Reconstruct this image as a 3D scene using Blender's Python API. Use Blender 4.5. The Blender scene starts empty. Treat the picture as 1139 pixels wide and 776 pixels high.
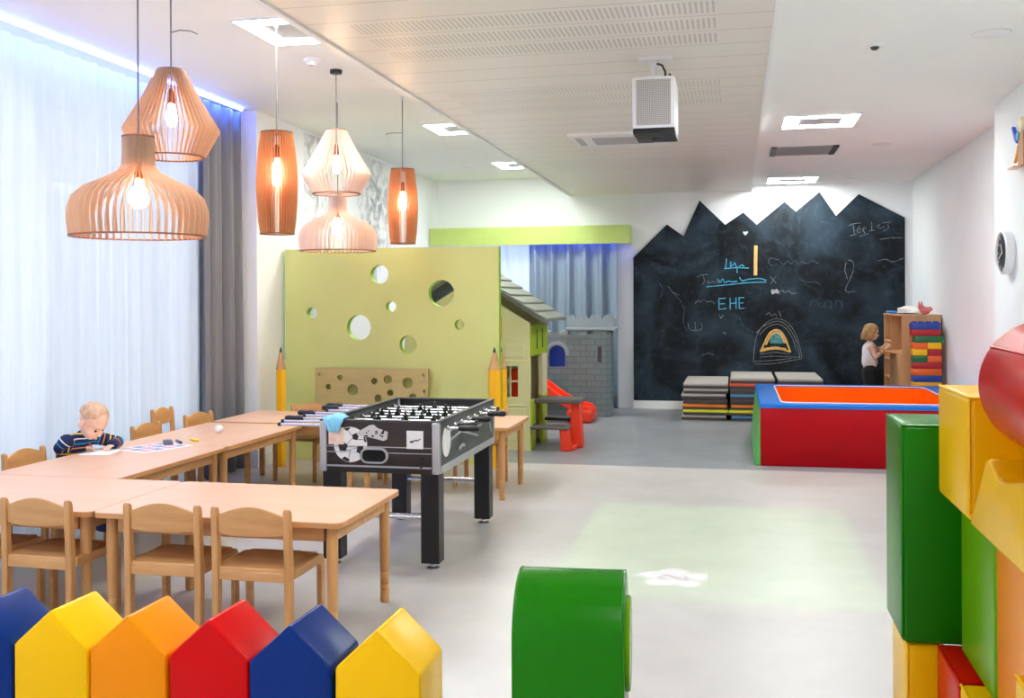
import bpy, bmesh, math, random
from mathutils import Vector, Matrix, Euler
random.seed(7)
SC = bpy.context.scene
C = SC.collection
PI = math.pi

# ------------------------------------------------------------------ materials
def lin(c):
    out = []
    for v in c[:3]:
        v = v / 255.0
        out.append(v / 12.92 if v <= 0.04045 else ((v + 0.055) / 1.055) ** 2.4)
    return (out[0], out[1], out[2], 1.0)

class NT:
    """small helper around a node tree"""
    def __init__(self, name):
        self.m = bpy.data.materials.new(name)
        self.m.use_nodes = True
        self.t = self.m.node_tree
        self.t.nodes.clear()
        self.out = self.t.nodes.new('ShaderNodeOutputMaterial')
    def n(self, typ, **kw):
        nd = self.t.nodes.new(typ)
        for k, v in kw.items():
            if k.startswith('i_'):
                nd.inputs[k[2:].replace('_', ' ')].default_value = v
            else:
                setattr(nd, k, v)
        return nd
    def l(self, a, b):
        self.t.links.new(a, b)
    def math(self, op, a, b=None, clamp=False):
        nd = self.t.nodes.new('ShaderNodeMath'); nd.operation = op; nd.use_clamp = clamp
        for i, v in enumerate((a, b)):
            if v is None: continue
            if isinstance(v, (int, float)): nd.inputs[i].default_value = v
            else: self.l(v, nd.inputs[i])
        return nd.outputs[0]
    def mixc(self, fac, a, b):
        nd = self.t.nodes.new('ShaderNodeMix'); nd.data_type = 'RGBA'
        for sock, v in ((nd.inputs[0], fac), (nd.inputs[6], a), (nd.inputs[7], b)):
            if isinstance(v, (int, float, tuple)): sock.default_value = v
            else: self.l(v, sock)
        return nd.outputs[2]
    def coords(self, scale=(1, 1, 1), kind='Object'):
        tc = self.n('ShaderNodeTexCoord')
        mp = self.n('ShaderNodeMapping')
        mp.inputs['Scale'].default_value = scale
        self.l(tc.outputs[kind], mp.inputs['Vector'])
        return mp.outputs[0]

MATS = {}
def mat(name, rgb, rough=0.5, metal=0.0, vary=0.05, scale=6.0, bump=0.0, bscale=40.0, stretch=(1, 1, 1),
        rgb2=None, coat=0.0, spec=0.5, trans=0.0, emit=None, estr=0.0):
    if name in MATS: return MATS[name]
    k = NT(name)
    p = k.n('ShaderNodeBsdfPrincipled')
    co = k.coords(stretch)
    nz = k.n('ShaderNodeTexNoise'); nz.inputs['Scale'].default_value = scale; nz.inputs['Detail'].default_value = 3
    k.l(co, nz.inputs['Vector'])
    a = lin(rgb)
    if rgb2 is None:
        b = tuple(max(0, x * (1 - 2 * vary)) for x in a[:3]) + (1,)
        a = tuple(min(1, x * (1 + vary)) for x in a[:3]) + (1,)
    else:
        b = lin(rgb2)
    rp = k.n('ShaderNodeMapRange'); rp.inputs[1].default_value = 0.3; rp.inputs[2].default_value = 0.7
    k.l(nz.outputs['Fac'], rp.inputs[0])
    k.l(k.mixc(rp.outputs[0], a, b), p.inputs['Base Color'])
    p.inputs['Roughness'].default_value = rough
    p.inputs['Metallic'].default_value = metal
    p.inputs['Specular IOR Level'].default_value = spec
    p.inputs['Coat Weight'].default_value = coat
    p.inputs['Coat Roughness'].default_value = 0.15
    if emit:
        p.inputs['Emission Color'].default_value = lin(emit); p.inputs['Emission Strength'].default_value = estr
    if bump:
        n2 = k.n('ShaderNodeTexNoise'); n2.inputs['Scale'].default_value = bscale; n2.inputs['Detail'].default_value = 4
        k.l(co, n2.inputs['Vector'])
        bp = k.n('ShaderNodeBump'); bp.inputs['Strength'].default_value = bump; bp.inputs['Distance'].default_value = 0.01
        k.l(n2.outputs['Fac'], bp.inputs['Height']); k.l(bp.outputs[0], p.inputs['Normal'])
    k.l(p.outputs[0], k.out.inputs[0])
    MATS[name] = k.m
    return k.m

def emat(name, rgb, strength):
    if name in MATS: return MATS[name]
    k = NT(name)
    e = k.n('ShaderNodeEmission'); e.inputs[0].default_value = lin(rgb); e.inputs[1].default_value = strength
    k.l(e.outputs[0], k.out.inputs[0])
    MATS[name] = k.m
    return k.m

def wood(name, rgb, rgb2, rough=0.42, axis=2, scale=9, coat=0.0):
    st = [9, 9, 9]; st[axis] = 1.0
    return mat(name, rgb, rough=rough, rgb2=rgb2, scale=scale / 3, stretch=tuple(st), bump=0.02, bscale=12, coat=coat)

# ------------------------------------------------------------------ mesh builder
class MB:
    def __init__(self):
        self.V = []; self.F = []; self.M = []; self.mi = 0
    def add(self, V, F, mi=None):
        o = len(self.V)
        self.V += [Vector(v) for v in V]
        self.F += [tuple(i + o for i in f) for f in F]
        self.M += [self.mi if mi is None else mi] * len(F)
        return self
    def add_bm(self, bm):
        bm.verts.index_update()
        self.add([v.co.copy() for v in bm.verts], [[v.index for v in f.verts] for f in bm.faces])
        bm.free(); return self
    def box(self, c, s, rot=None, bev=0, seg=2):
        bm = bmesh.new(); bmesh.ops.create_cube(bm, size=1)
        for v in bm.verts: v.co = Vector((v.co.x * s[0], v.co.y * s[1], v.co.z * s[2]))
        if bev: bmesh.ops.bevel(bm, geom=bm.edges[:], offset=bev, segments=seg, profile=0.5, affect='EDGES')
        R = Euler(rot).to_matrix() if rot else Matrix.Identity(3)
        for v in bm.verts: v.co = R @ v.co + Vector(c)
        return self.add_bm(bm)
    def bb(self, x0, x1, y0, y1, z0, z1, bev=0, seg=2):
        return self.box(((x0 + x1) / 2, (y0 + y1) / 2, (z0 + z1) / 2), (x1 - x0, y1 - y0, z1 - z0), None, bev, seg)
    def cyl(self, p0, p1, r0, r1=None, n=16, cap=True):
        r1 = r0 if r1 is None else r1
        p0 = Vector(p0); p1 = Vector(p1); d = (p1 - p0).normalized()
        q = d.to_track_quat('Z', 'Y'); V = []
        for p, r in ((p0, r0), (p1, r1)):
            for i in range(n):
                a = 2 * PI * i / n
                V.append(p + q @ Vector((r * math.cos(a), r * math.sin(a), 0)))
        F = [(i, (i + 1) % n, n + (i + 1) % n, n + i) for i in range(n)]
        if cap: F += [tuple(range(n - 1, -1, -1)), tuple(range(n, 2 * n))]
        return self.add(V, F)
    def ell(self, c, r, nu=16, nv=10, rot=None):
        if isinstance(r, (int, float)): r = (r, r, r)
        R = Euler(rot).to_matrix() if rot else Matrix.Identity(3)
        V = [Vector(c) + R @ Vector((0, 0, -r[2]))]; F = []
        for j in range(1, nv):
            t = -PI / 2 + PI * j / nv
            for i in range(nu):
                a = 2 * PI * i / nu
                V.append(Vector(c) + R @ Vector((r[0] * math.cos(t) * math.cos(a), r[1] * math.cos(t) * math.sin(a), r[2] * math.sin(t))))
        V.append(Vector(c) + R @ Vector((0, 0, r[2])))
        for i in range(nu): F.append((0, 1 + (i + 1) % nu, 1 + i))
        for j in range(nv - 2):
            for i in range(nu):
                a = 1 + j * nu; b = a + nu
                F.append((a + i, a + (i + 1) % nu, b + (i + 1) % nu, b + i))
        a = 1 + (nv - 2) * nu; t = len(V) - 1
        for i in range(nu): F.append((a + i, a + (i + 1) % nu, t))
        return self.add(V, F)
    def lathe(self, prof, c=(0, 0, 0), n=32, closed=False):
        c = Vector(c); V = []; F = []
        for r, z in prof:
            for i in range(n):
                a = 2 * PI * i / n
                V.append(c + Vector((r * math.cos(a), r * math.sin(a), z)))
        m = len(prof)
        for j in range(m if closed else m - 1):
            a = j * n; b = ((j + 1) % m) * n
            for i in range(n): F.append((a + i, a + (i + 1) % n, b + (i + 1) % n, b + i))
        return self.add(V, F)
    def prism(self, pts, axis, a, b, bev=0, seg=3):
        """extrude a 2-D outline. axis 'x': pts=(y,z); 'y': pts=(x,z); 'z': pts=(x,y)"""
        def P(p, t):
            return {'x': (t, p[0], p[1]), 'y': (p[0], t, p[1]), 'z': (p[0], p[1], t)}[axis]
        bm = bmesh.new()
        v0 = [bm.verts.new(P(p, a)) for p in pts]; v1 = [bm.verts.new(P(p, b)) for p in pts]
        n = len(pts)
        bm.faces.new(v0); bm.faces.new(list(reversed(v1)))
        for i in range(n): bm.faces.new((v0[i], v1[i], v1[(i + 1) % n], v0[(i + 1) % n]))
        bmesh.ops.recalc_face_normals(bm, faces=bm.faces[:])
        if bev: bmesh.ops.bevel(bm, geom=bm.edges[:], offset=bev, segments=seg, profile=0.5, affect='EDGES', clamp_overlap=True)
        return self.add_bm(bm)
    def tube(self, pts, r, n=8, closed=False):
        pts = [Vector(p) for p in pts]; m = len(pts); V = []; F = []
        rr = r if isinstance(r, (list, tuple)) else [r] * m
        up = Vector((0, 0, 1)); prev = None
        for i, p in enumerate(pts):
            if closed: d = pts[(i + 1) % m] - pts[i - 1]
            else: d = pts[min(i + 1, m - 1)] - pts[max(i - 1, 0)]
            d.normalize()
            if prev is None:
                x = d.cross(up)
                if x.length < 1e-3: x = d.cross(Vector((1, 0, 0)))
            else:
                x = prev - d * prev.dot(d)
            x.normalize(); prev = x; y = d.cross(x)
            for k in range(n):
                a = 2 * PI * k / n
                V.append(p + (x * math.cos(a) + y * math.sin(a)) * rr[i])
        for j in range(m if closed else m - 1):
            a = j * n; b = ((j + 1) % m) * n
            for i in range(n): F.append((a + i, a + (i + 1) % n, b + (i + 1) % n, b + i))
        if not closed: F += [tuple(range(n - 1, -1, -1)), tuple((m - 1) * n + i for i in range(n))]
        return self.add(V, F)
    def chain(self, pts, rs, n=14):
        """capsule chain for voxel-remeshed bodies"""
        for p, r in zip(pts, rs): self.ell(p, r, n, 8)
        for i in range(len(pts) - 1): self.cyl(pts[i], pts[i + 1], rs[i], rs[i + 1], n)
        return self
    def ribbon(self, pts, w, y0, t=0.002):
        """flat stroke in the x-z plane at depth y (towards -y)"""
        for i in range(len(pts) - 1):
            y = y0 - 0.00025 * (i % 2)
            a = Vector((pts[i][0], 0, pts[i][1])); b = Vector((pts[i + 1][0], 0, pts[i + 1][1]))
            d = b - a
            if d.length < 1e-5: continue
            d.normalize(); s = Vector((-d.z, 0, d.x)) * w / 2
            a2 = a - d * w * 0.3; b2 = b + d * w * 0.3
            f = [a2 - s, b2 - s, b2 + s, a2 + s]
            V = [(p.x, y, p.z) for p in f] + [(p.x, y - t, p.z) for p in f]
            self.add(V, [(4, 5, 6, 7), (0, 1, 5, 4), (1, 2, 6, 5), (2, 3, 7, 6), (3, 0, 4, 7)])
        return self
    def build(self, name, mats, parent=None, smooth=True, ang=35, bevel=0, bseg=2, fix=True):
        me = bpy.data.meshes.new(name)
        me.from_pydata([tuple(v) for v in self.V], [], self.F)
        if not isinstance(mats, (list, tuple)): mats = [mats]
        for m in mats: me.materials.append(m)
        for p, i in zip(me.polygons, self.M): p.material_index = i; p.use_smooth = smooth
        me.update()
        if fix:
            bm = bmesh.new(); bm.from_mesh(me); bmesh.ops.recalc_face_normals(bm, faces=bm.faces[:]); bm.to_mesh(me); bm.free()
        if smooth: me.set_sharp_from_angle(angle=math.radians(ang))
        o = bpy.data.objects.new(name, me); C.objects.link(o)
        if parent: o.parent = parent
        if bevel:
            md = o.modifiers.new('bevel', 'BEVEL'); md.width = bevel; md.segments = bseg; md.limit_method = 'ANGLE'; md.angle_limit = math.radians(40)
        return o
    def remesh(self, name, mats, parent=None, voxel=0.005, smooth=6):
        me = bpy.data.meshes.new('tmp'); me.from_pydata([tuple(v) for v in self.V], [], self.F); me.update()
        bm = bmesh.new(); bm.from_mesh(me); bmesh.ops.recalc_face_normals(bm, faces=bm.faces[:]); bm.to_mesh(me); bm.free()
        o = bpy.data.objects.new('tmp', me); C.objects.link(o)
        r = o.modifiers.new('r', 'REMESH'); r.mode = 'VOXEL'; r.voxel_size = voxel
        s = o.modifiers.new('s', 'SMOOTH'); s.factor = 0.5; s.iterations = smooth
        dg = bpy.context.evaluated_depsgraph_get(); dg.update()
        me2 = bpy.data.meshes.new_from_object(o.evaluated_get(dg), preserve_all_data_layers=False, depsgraph=dg)
        bpy.data.objects.remove(o); bpy.data.meshes.remove(me)
        me2.name = name; me2.materials.clear()
        if not isinstance(mats, (list, tuple)): mats = [mats]
        for m in mats: me2.materials.append(m)
        for p in me2.polygons: p.use_smooth = True; p.material_index = 0
        o2 = bpy.data.objects.new(name, me2); C.objects.link(o2)
        if parent: o2.parent = parent
        return o2

def tag(o, label=None, cat=None, group=None, kind=None):
    if label: o['label'] = label
    if cat: o['category'] = cat
    if group: o['group'] = group
    if kind: o['kind'] = kind
    return o
def thing(name, label, cat, loc=(0, 0, 0), rz=0.0, group=None):
    o = bpy.data.objects.new(name, None); o.empty_display_size = 0.1; C.objects.link(o)
    o.location = loc; o.rotation_euler = (0, 0, rz)
    return tag(o, label, cat, group)
def struct(o): o['kind'] = 'structure'; return o
def copy_tree(o, parent=None):
    c = o.copy(); C.objects.link(c); c.parent = parent
    for ch in list(o.children): copy_tree(ch, c)
    return c
def dup(o, loc, rz, label, group=None):
    c = copy_tree(o); c.location = loc; c.rotation_euler = (0, 0, rz); c['label'] = label
    if group: c['group'] = group
    return c
def rrect(x0, x1, y0, y1, r, n=5):
    P = []
    for cx, cy, a0 in ((x1 - r, y1 - r, 0), (x0 + r, y1 - r, 90), (x0 + r, y0 + r, 180), (x1 - r, y0 + r, 270)):
        for i in range(n + 1):
            a = math.radians(a0 + 90 * i / n); P.append((cx + r * math.cos(a), cy + r * math.sin(a)))
    return P
def circ(cx, cy, r, n=28, a0=0): return [(cx + r * math.cos(a0 + 2 * PI * i / n), cy + r * math.sin(a0 + 2 * PI * i / n)) for i in range(n)]

def holed_panel(name, x0, x1, z0, z1, holes, y0, y1, mats, parent=None, cornr=0.0):
    """board in the x-z plane with real round holes (cut with triangle fill)"""
    outline = rrect(x0, x1, z0, z1, cornr, 4) if cornr else [(x0, z0), (x1, z0), (x1, z1), (x0, z1)]
    loops = [outline] + [circ(hx, hz, r, 32) for hx, hz, r in holes]
    bm = bmesh.new(); edges = []; rings = []
    for lp in loops:
        vs = [bm.verts.new((p[0], y0, p[1])) for p in lp]; rings.append(vs)
        for i in range(len(vs)): edges.append(bm.edges.new((vs[i], vs[(i + 1) % len(vs)])))
    bmesh.ops.triangle_fill(bm, edges=edges, use_beauty=True, use_dissolve=False)
    front = bm.faces[:]
    ret = bmesh.ops.extrude_face_region(bm, geom=front)
    for v in ret['geom']:
        if isinstance(v, bmesh.types.BMVert): v.co.y = y1
    bmesh.ops.recalc_face_normals(bm, faces=bm.faces[:])
    me = bpy.data.meshes.new(name); bm.to_mesh(me); bm.free()
    for m in mats: me.materials.append(m)
    if len(mats) > 1:
        for p in me.polygons:
            p.material_index = 0 if abs(p.normal.y) > 0.9 else 1
    o = bpy.data.objects.new(name, me); C.objects.link(o)
    if parent: o.parent = parent
    return o

# ------------------------------------------------------------------ camera
cam_d = bpy.data.cameras.new('camera'); cam = bpy.data.objects.new('camera', cam_d); C.objects.link(cam)
cam_d.sensor_width = 36.0; cam_d.sensor_fit = 'HORIZONTAL'
cam_d.lens = 1132.0 / 1139.0 * 36.0
cam_d.shift_y = -(388.0 - 333.2) / 1139.0
cam_d.clip_start = 0.05
cam.matrix_world = Matrix.Translation((0, 0, 1.5)) @ Matrix.Rotation(math.radians(12.4), 4, 'Z') @ Matrix.Rotation(PI / 2, 4, 'X') @ Matrix.Rotation(-0.005, 4, 'Z')
SC.camera = cam
SC.view_settings.view_transform = 'Standard'
SC.view_settings.look = 'None'
SC.view_settings.gamma = 1.0
SC.view_settings.use_curve_mapping = False
SC.view_settings.exposure = 1.08
SC.cycles.use_denoising = True
SC.cycles.max_bounces = 10
SC.cycles.diffuse_bounces = 6
SC.cycles.transparent_max_bounces = 16
SC.cycles.sample_clamp_indirect = 6.0

# ------------------------------------------------------------------ world: bright overcast daylight outside
w = bpy.data.worlds.new('daylight'); SC.world = w; w.use_nodes = True
bg = w.node_tree.nodes['Background']; bg.inputs[0].default_value = lin((226, 238, 255)); bg.inputs[1].default_value = 0.80

# ------------------------------------------------------------------ shared materials
M_wall = mat('wall_paint', (238, 241, 244), rough=0.75, vary=0.012, scale=1.5)
M_ceil = mat('ceiling_paint', (243, 243, 240), rough=0.8, vary=0.012, scale=1.2)
M_white = mat('white_plastic', (236, 236, 236), rough=0.4, vary=0.01)
M_black = mat('black_plastic', (18, 18, 20), rough=0.4, vary=0.05)
M_dark = mat('dark_grey_plastic', (52, 52, 56), rough=0.5, vary=0.05)
M_chrome = mat('chrome', (215, 215, 220), rough=0.26, metal=1.0, vary=0.01)
M_alu = mat('brushed_aluminium', (178, 180, 184), rough=0.38, metal=0.85, vary=0.03)
M_beech = wood('beech_wood', (208, 156, 98), (184, 130, 74), axis=2)
M_beechx = wood('beech_wood_flat', (210, 158, 100), (188, 134, 78), axis=0)
M_beechy = wood('beech_wood_rail', (208, 156, 98), (186, 132, 76), axis=1)
M_paper = mat('paper', (245, 245, 243), rough=0.8, vary=0.01)

def vinyl(name, rgb, rough=0.27):
    return mat('vinyl_' + name, rgb, rough=rough, vary=0.03, scale=2.5, bump=0.08, bscale=6, coat=0.0, spec=0.16)
V_blue = vinyl('navy', (4, 42, 112)); V_yellow = vinyl('yellow', (246, 188, 0)); V_orange = vinyl('amber', (243, 140, 0))
V_red = vinyl('red', (204, 0, 2)); V_green = vinyl('green', (26, 116, 4)); V_lime = vinyl('lime', (100, 158, 0))
# ================================================================== THE SETTING
def floor_mat(name, a, b, rough):
    k = NT(name); p = k.n('ShaderNodeBsdfPrincipled'); co = k.coords()
    n1 = k.n('ShaderNodeTexNoise'); n1.inputs['Scale'].default_value = 1.6; n1.inputs['Detail'].default_value = 6; n1.inputs['Roughness'].default_value = 0.65
    k.l(co, n1.inputs['Vector'])
    r = k.n('ShaderNodeMapRange'); r.inputs[1].default_value = 0.32; r.inputs[2].default_value = 0.68; k.l(n1.outputs['Fac'], r.inputs[0])
    n2 = k.n('ShaderNodeTexNoise'); n2.inputs['Scale'].default_value = 60; n2.inputs['Detail'].default_value = 2; k.l(co, n2.inputs['Vector'])
    c1 = k.mixc(r.outputs[0], lin(a), lin(b))
    c2 = k.mixc(k.math('MULTIPLY', n2.outputs['Fac'], 0.12), c1, lin(tuple(x * 0.82 for x in a)))
    k.l(c2, p.inputs['Base Color'])
    p.inputs['Roughness'].default_value = rough
    k.l(k.math('ADD', k.math('MULTIPLY', n1.outputs['Fac'], 0.16), rough - 0.08), p.inputs['Roughness'])
    k.l(p.outputs[0], k.out.inputs[0]); return k.m
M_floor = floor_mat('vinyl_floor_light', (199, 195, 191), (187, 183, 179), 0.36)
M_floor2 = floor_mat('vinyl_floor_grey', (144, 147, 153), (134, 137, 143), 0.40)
struct(MB().bb(-4.7, 2.7, -3.2, 9.15, -0.1, 0).build('floor', M_floor, smooth=False))
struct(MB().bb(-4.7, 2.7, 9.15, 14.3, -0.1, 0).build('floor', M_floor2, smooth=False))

struct(MB().bb(-4.7, -2.22, -3.2, 14.3, 3.21, 3.45).build('ceiling', M_ceil, smooth=False))
struct(MB().bb(0.2, 2.7, -3.2, 14.3, 3.02, 3.45).build('ceiling', M_ceil, smooth=False))
# lowered metal plank ceiling with slotted acoustic fields
def plank_mat():
    k = NT('metal_plank_ceiling'); p = k.n('ShaderNodeBsdfPrincipled')
    tc = k.n('ShaderNodeTexCoord'); sp = k.n('ShaderNodeSeparateXYZ'); k.l(tc.outputs['Object'], sp.inputs[0])
    X, Y = sp.outputs[0], sp.outputs[1]
    fy = k.math('FRACT', k.math('DIVIDE', k.math('SUBTRACT', Y, 4.69), 0.305))
    joint = k.math('LESS_THAN', fy, 0.022)
    # slots: long across the plank, grouped in a band on each plank
    sx = k.math('FRACT', k.math('DIVIDE', k.math('ADD', X, 10.0), 0.028))
    sm = k.math('LESS_THAN', k.math('ABSOLUTE', k.math('SUBTRACT', sx, 0.5)), 0.22)
    band = k.math('LESS_THAN', k.math('ABSOLUTE', k.math('SUBTRACT', fy, 0.52)), 0.33)
    xin = k.math('LESS_THAN', k.math('ABSOLUTE', k.math('ADD', X, 1.03)), 0.95)
    def yr(a, b):
        return k.math('LESS_THAN', k.math('ABSOLUTE', k.math('SUBTRACT', Y, (a + b) / 2)), (b - a) / 2)
    zone = k.math('MAXIMUM', k.math('MAXIMUM', yr(4.995, 5.91), k.math('MULTIPLY', yr(6.825, 7.74), 0.6)), k.math('MAXIMUM', k.math('MULTIPLY', yr(10.485, 11.4), 0.4), yr(2.86, 3.775)))
    slot = k.math('MULTIPLY', k.math('MULTIPLY', sm, band), k.math('MULTIPLY', xin, zone))
    c = k.mixc(k.math('MULTIPLY', slot, 0.38), lin((236, 230, 222)), lin((124, 118, 112)))
    c = k.mixc(k.math('MULTIPLY', joint, 0.6), c, lin((120, 112, 108)))
    k.l(c, p.inputs['Base Color'])
    p.inputs['Roughness'].default_value = 0.38; p.inputs['Metallic'].default_value = 0.05
    k.l(p.outputs[0], k.out.inputs[0]); return k.m
struct(MB().bb(-2.22, 0.2, -3.2, 14.1, 2.95, 3.45).build('ceiling', plank_mat(), smooth=False))
struct(MB().bb(-2.255, -2.215, -3.2, 14.06, 2.935, 2.985).bb(0.195, 0.215, -3.2, 14.06, 2.94, 3.03).build('trim_1', M_white, smooth=False))

# walls
def wall_with_hole(name, axis, pos0, pos1, a0, a1, z0, z1, ha0, ha1, hz0, hz1):
    m = MB()
    for (u0, u1, w0, w1) in ((a0, ha0, z0, z1), (ha1, a1, z0, z1), (ha0, ha1, z0, hz0), (ha0, ha1, hz1, z1)):
        if u1 - u0 < 1e-4 or w1 - w0 < 1e-4: continue
        if axis == 'x': m.bb(pos0, pos1, u0, u1, w0, w1)
        else: m.bb(u0, u1, pos0, pos1, w0, w1)
    return struct(m.build(name, M_wall, smooth=False))
wall_with_hole('wall_left', 'x', -4.72, -4.52, -3.2, 8.44, 0, 3.3, -2.4, 7.72, 0.12, 3.0)
struct(MB().bb(-4.72, -4.2, 8.44, 14.2, 0, 3.3).build('wall_left', M_wall, smooth=False))
wall_with_hole('wall_back', 'y', 14.06, 14.26, -4.7, 2.7, 0, 3.4, -4.05, -2.55, 0.12, 2.4)
struct(MB().bb(2.25, 2.7, 8.3, 14.2, 0, 3.3).build('wall_right', M_wall, smooth=False))
struct(MB().bb(2.0, 2.7, -3.2, 8.66, 0, 3.3).build('column', M_wall, smooth=False))
struct(MB().bb(-4.7, 2.7, -3.4, -3.2, 0, 3.4).build('wall_front', M_wall, smooth=False))
struct(MB().bb(-1.39, 2.25, 14.03, 14.06, 0, 0.108).build('baseboard_back', M_white, smooth=False))
struct(MB().bb(2.235, 2.25, 8.66, 14.03, 0, 0.1).build('baseboard_right', M_white, smooth=False))
struct(MB().bb(-4.2, -4.185, 8.46, 14.0, 0, 0.1).build('baseboard_left', M_white, smooth=False))

# windows: white frames and clear panes
def glass():
    k = NT('window_glass'); t = k.n('ShaderNodeBsdfTransparent'); g = k.n('ShaderNodeBsdfGlossy')
    t.inputs[0].default_value = (0.93, 0.97, 0.98, 1); g.inputs['Roughness'].default_value = 0.02
    fr = k.n('ShaderNodeFresnel'); fr.inputs[0].default_value = 1.25
    mx = k.n('ShaderNodeMixShader'); k.l(fr.outputs[0], mx.inputs[0]); k.l(t.outputs[0], mx.inputs[1]); k.l(g.outputs[0], mx.inputs[2])
    k.l(mx.outputs[0], k.out.inputs[0]); return k.m
M_glass = glass()
M_frame = mat('window_frame_white', (214, 222, 232), rough=0.45, vary=0.01)
f = MB(); ys = [-2.4, -0.38, 1.64, 3.66, 5.68, 7.72]
for y in ys: f.bb(-4.66, -4.58, y - 0.035, y + 0.035, 0.12, 3.0)
for z in (0.15, 2.3, 2.97): f.bb(-4.655, -4.585, -2.4, 7.72, z - 0.03, z + 0.03)
win = struct(f.build('window_1', M_frame, smooth=False))
gp = MB().bb(-4.625, -4.615, -2.4, 7.72, 0.12, 3.0).build('pane', M_glass, win, smooth=False)
f = MB()
for x in (-4.02, -3.3, -2.58): f.bb(x - 0.03, x + 0.03, 14.1, 14.18, 0.12, 2.4)
for z in (0.15, 2.37): f.bb(-4.05, -2.55, 14.105, 14.175, z - 0.03, z + 0.03)
win2 = struct(f.build('window_2', M_frame, smooth=False))
MB().bb(-4.05, -2.55, 14.135, 14.145, 0.12, 2.4).build('pane', M_glass, win2, smooth=False)

# daylight portals (guide the sky's light through the openings)
def portal(loc, rot, sx, sy):
    l = bpy.data.lights.new('sky_portal', 'AREA'); l.shape = 'RECTANGLE'; l.size = sx; l.size_y = sy
    l.cycles.is_portal = True
    o = bpy.data.objects.new('sky_portal', l); o.location = loc; o.rotation_euler = rot; C.objects.link(o)
portal((-4.74, 2.66, 1.56), (0, -PI / 2, 0), 2.9, 10.2)
portal((-3.3, 14.28, 1.26), (-PI / 2, 0, 0), 1.5, 2.3)

# ------------------------------------------------------------------ curtains
def sheer_mat():
    k = NT('sheer_voile'); t = k.n('ShaderNodeBsdfTransparent'); tl = k.n('ShaderNodeBsdfTranslucent'); d = k.n('ShaderNodeBsdfDiffuse')
    co = k.coords((1, 60, 1)); nz = k.n('ShaderNodeTexNoise'); nz.inputs['Scale'].default_value = 2; k.l(co, nz.inputs['Vector'])
    col = k.mixc(nz.outputs['Fac'], lin((246, 249, 255)), lin((232, 240, 252)))
    k.l(col, tl.inputs[0]); k.l(col, d.inputs[0]); t.inputs[0].default_value = (0.97, 0.98, 1, 1)
    m1 = k.n('ShaderNodeMixShader'); m1.inputs[0].default_value = 0.42; k.l(tl.outputs[0], m1.inputs[1]); k.l(d.outputs[0], m1.inputs[2])
    m2 = k.n('ShaderNodeMixShader'); m2.inputs[0].default_value = 0.13; k.l(m1.outputs[0], m2.inputs[1]); k.l(t.outputs[0], m2.inputs[2])
    k.l(m2.outputs[0], k.out.inputs[0]); return k.m
M_sheer = sheer_mat()
def drape(axis, pos, a0, a1, z0, z1, amp, wl, step=0.012, nz=10, seed=1, taper=0.0):
    """hanging cloth with irregular folds; axis 'y' runs along y at x=pos, axis 'x' along x at y=pos"""
    rnd = random.Random(seed); ph = [rnd.uniform(0, 6.28) for _ in range(4)]
    n = int((a1 - a0) / step); V = []; F = []
    for j in range(nz + 1):
        z = z0 + (z1 - z0) * j / nz
        for i in range(n + 1):
            a = a0 + (a1 - a0) * i / n
            t = a + 0.02 * math.sin(a * 3.1 + ph[1] + z * 0.4)
            g = 1 - taper * (j / nz)
            off = amp * g * (math.sin(2 * PI * t / wl + ph[0]) + 0.45 * math.sin(2 * PI * t / (wl * 0.53) + ph[2]) + 0.35 * math.sin(2 * PI * t / (wl * 2.7) + ph[3]))
            V.append((pos + off, a, z) if axis == 'y' else (a, pos + off, z))
    for j in range(nz):
        for i in range(n):
            b = j * (n + 1) + i
            F.append((b, b + 1, b + n + 2, b + n + 1))
    return MB().add(V, F)
o = drape('y', -4.37, -2.4, 7.74, 0.03, 3.16, 0.016, 0.17, seed=3).build('sheer_curtain', M_sheer, ang=80, fix=False)
tag(o, 'white translucent sheer curtain across the long left window', 'curtain')
M_drape = mat('grey_drape', (112, 113, 121), rough=0.5, vary=0.0, scale=1)
o = drape('y', -4.31, 7.68, 8.40, 0.02, 3.17, 0.050, 0.21, seed=5, taper=0.35).build('grey_curtain', M_drape, ang=80, fix=False)
md = o.modifiers.new('t', 'SOLIDIFY'); md.thickness = 0.004
tag(o, 'dark grey full length curtain gathered beside the left window', 'curtain')
M_drape2 = mat('blue_grey_drape', (138, 154, 168), rough=0.36, vary=0.0, scale=1)
o = drape('x', 13.84, -2.80, -1.56, 0.02, 2.44, 0.062, 0.21, seed=11, taper=0.2).build('blue_grey_curtain', M_drape2, ang=80, fix=False)
md = o.modifiers.new('t', 'SOLIDIFY'); md.thickness = 0.004
tag(o, 'blue grey satin curtain hanging behind the toy castle', 'curtain')
o = drape('x', 13.93, -4.12, -2.72, 0.02, 2.44, 0.014, 0.16, seed=12).build('sheer_curtain', M_sheer, ang=80, fix=False)
tag(o, 'white sheer curtain at the back window behind the playhouse roof', 'curtain')

# LED strips behind the curtain tops
M_led = emat('led_blue', (92, 128, 255), 22.0)
o = MB().bb(-4.275, -4.262, -2.4, 8.3, 3.186, 3.204).build('led_strip', M_led, smooth=False)
tag(o, 'glowing blue led strip along the top of the left window curtain', 'led strip')
M_led2 = emat('led_violet', (70, 84, 255), 24.0)
o = MB().bb(-4.1, -1.42, 13.712, 13.722, 2.39, 2.41).build('led_strip', M_led2, smooth=False)
tag(o, 'violet blue led strip hidden behind the lime green pelmet', 'led strip')

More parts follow.
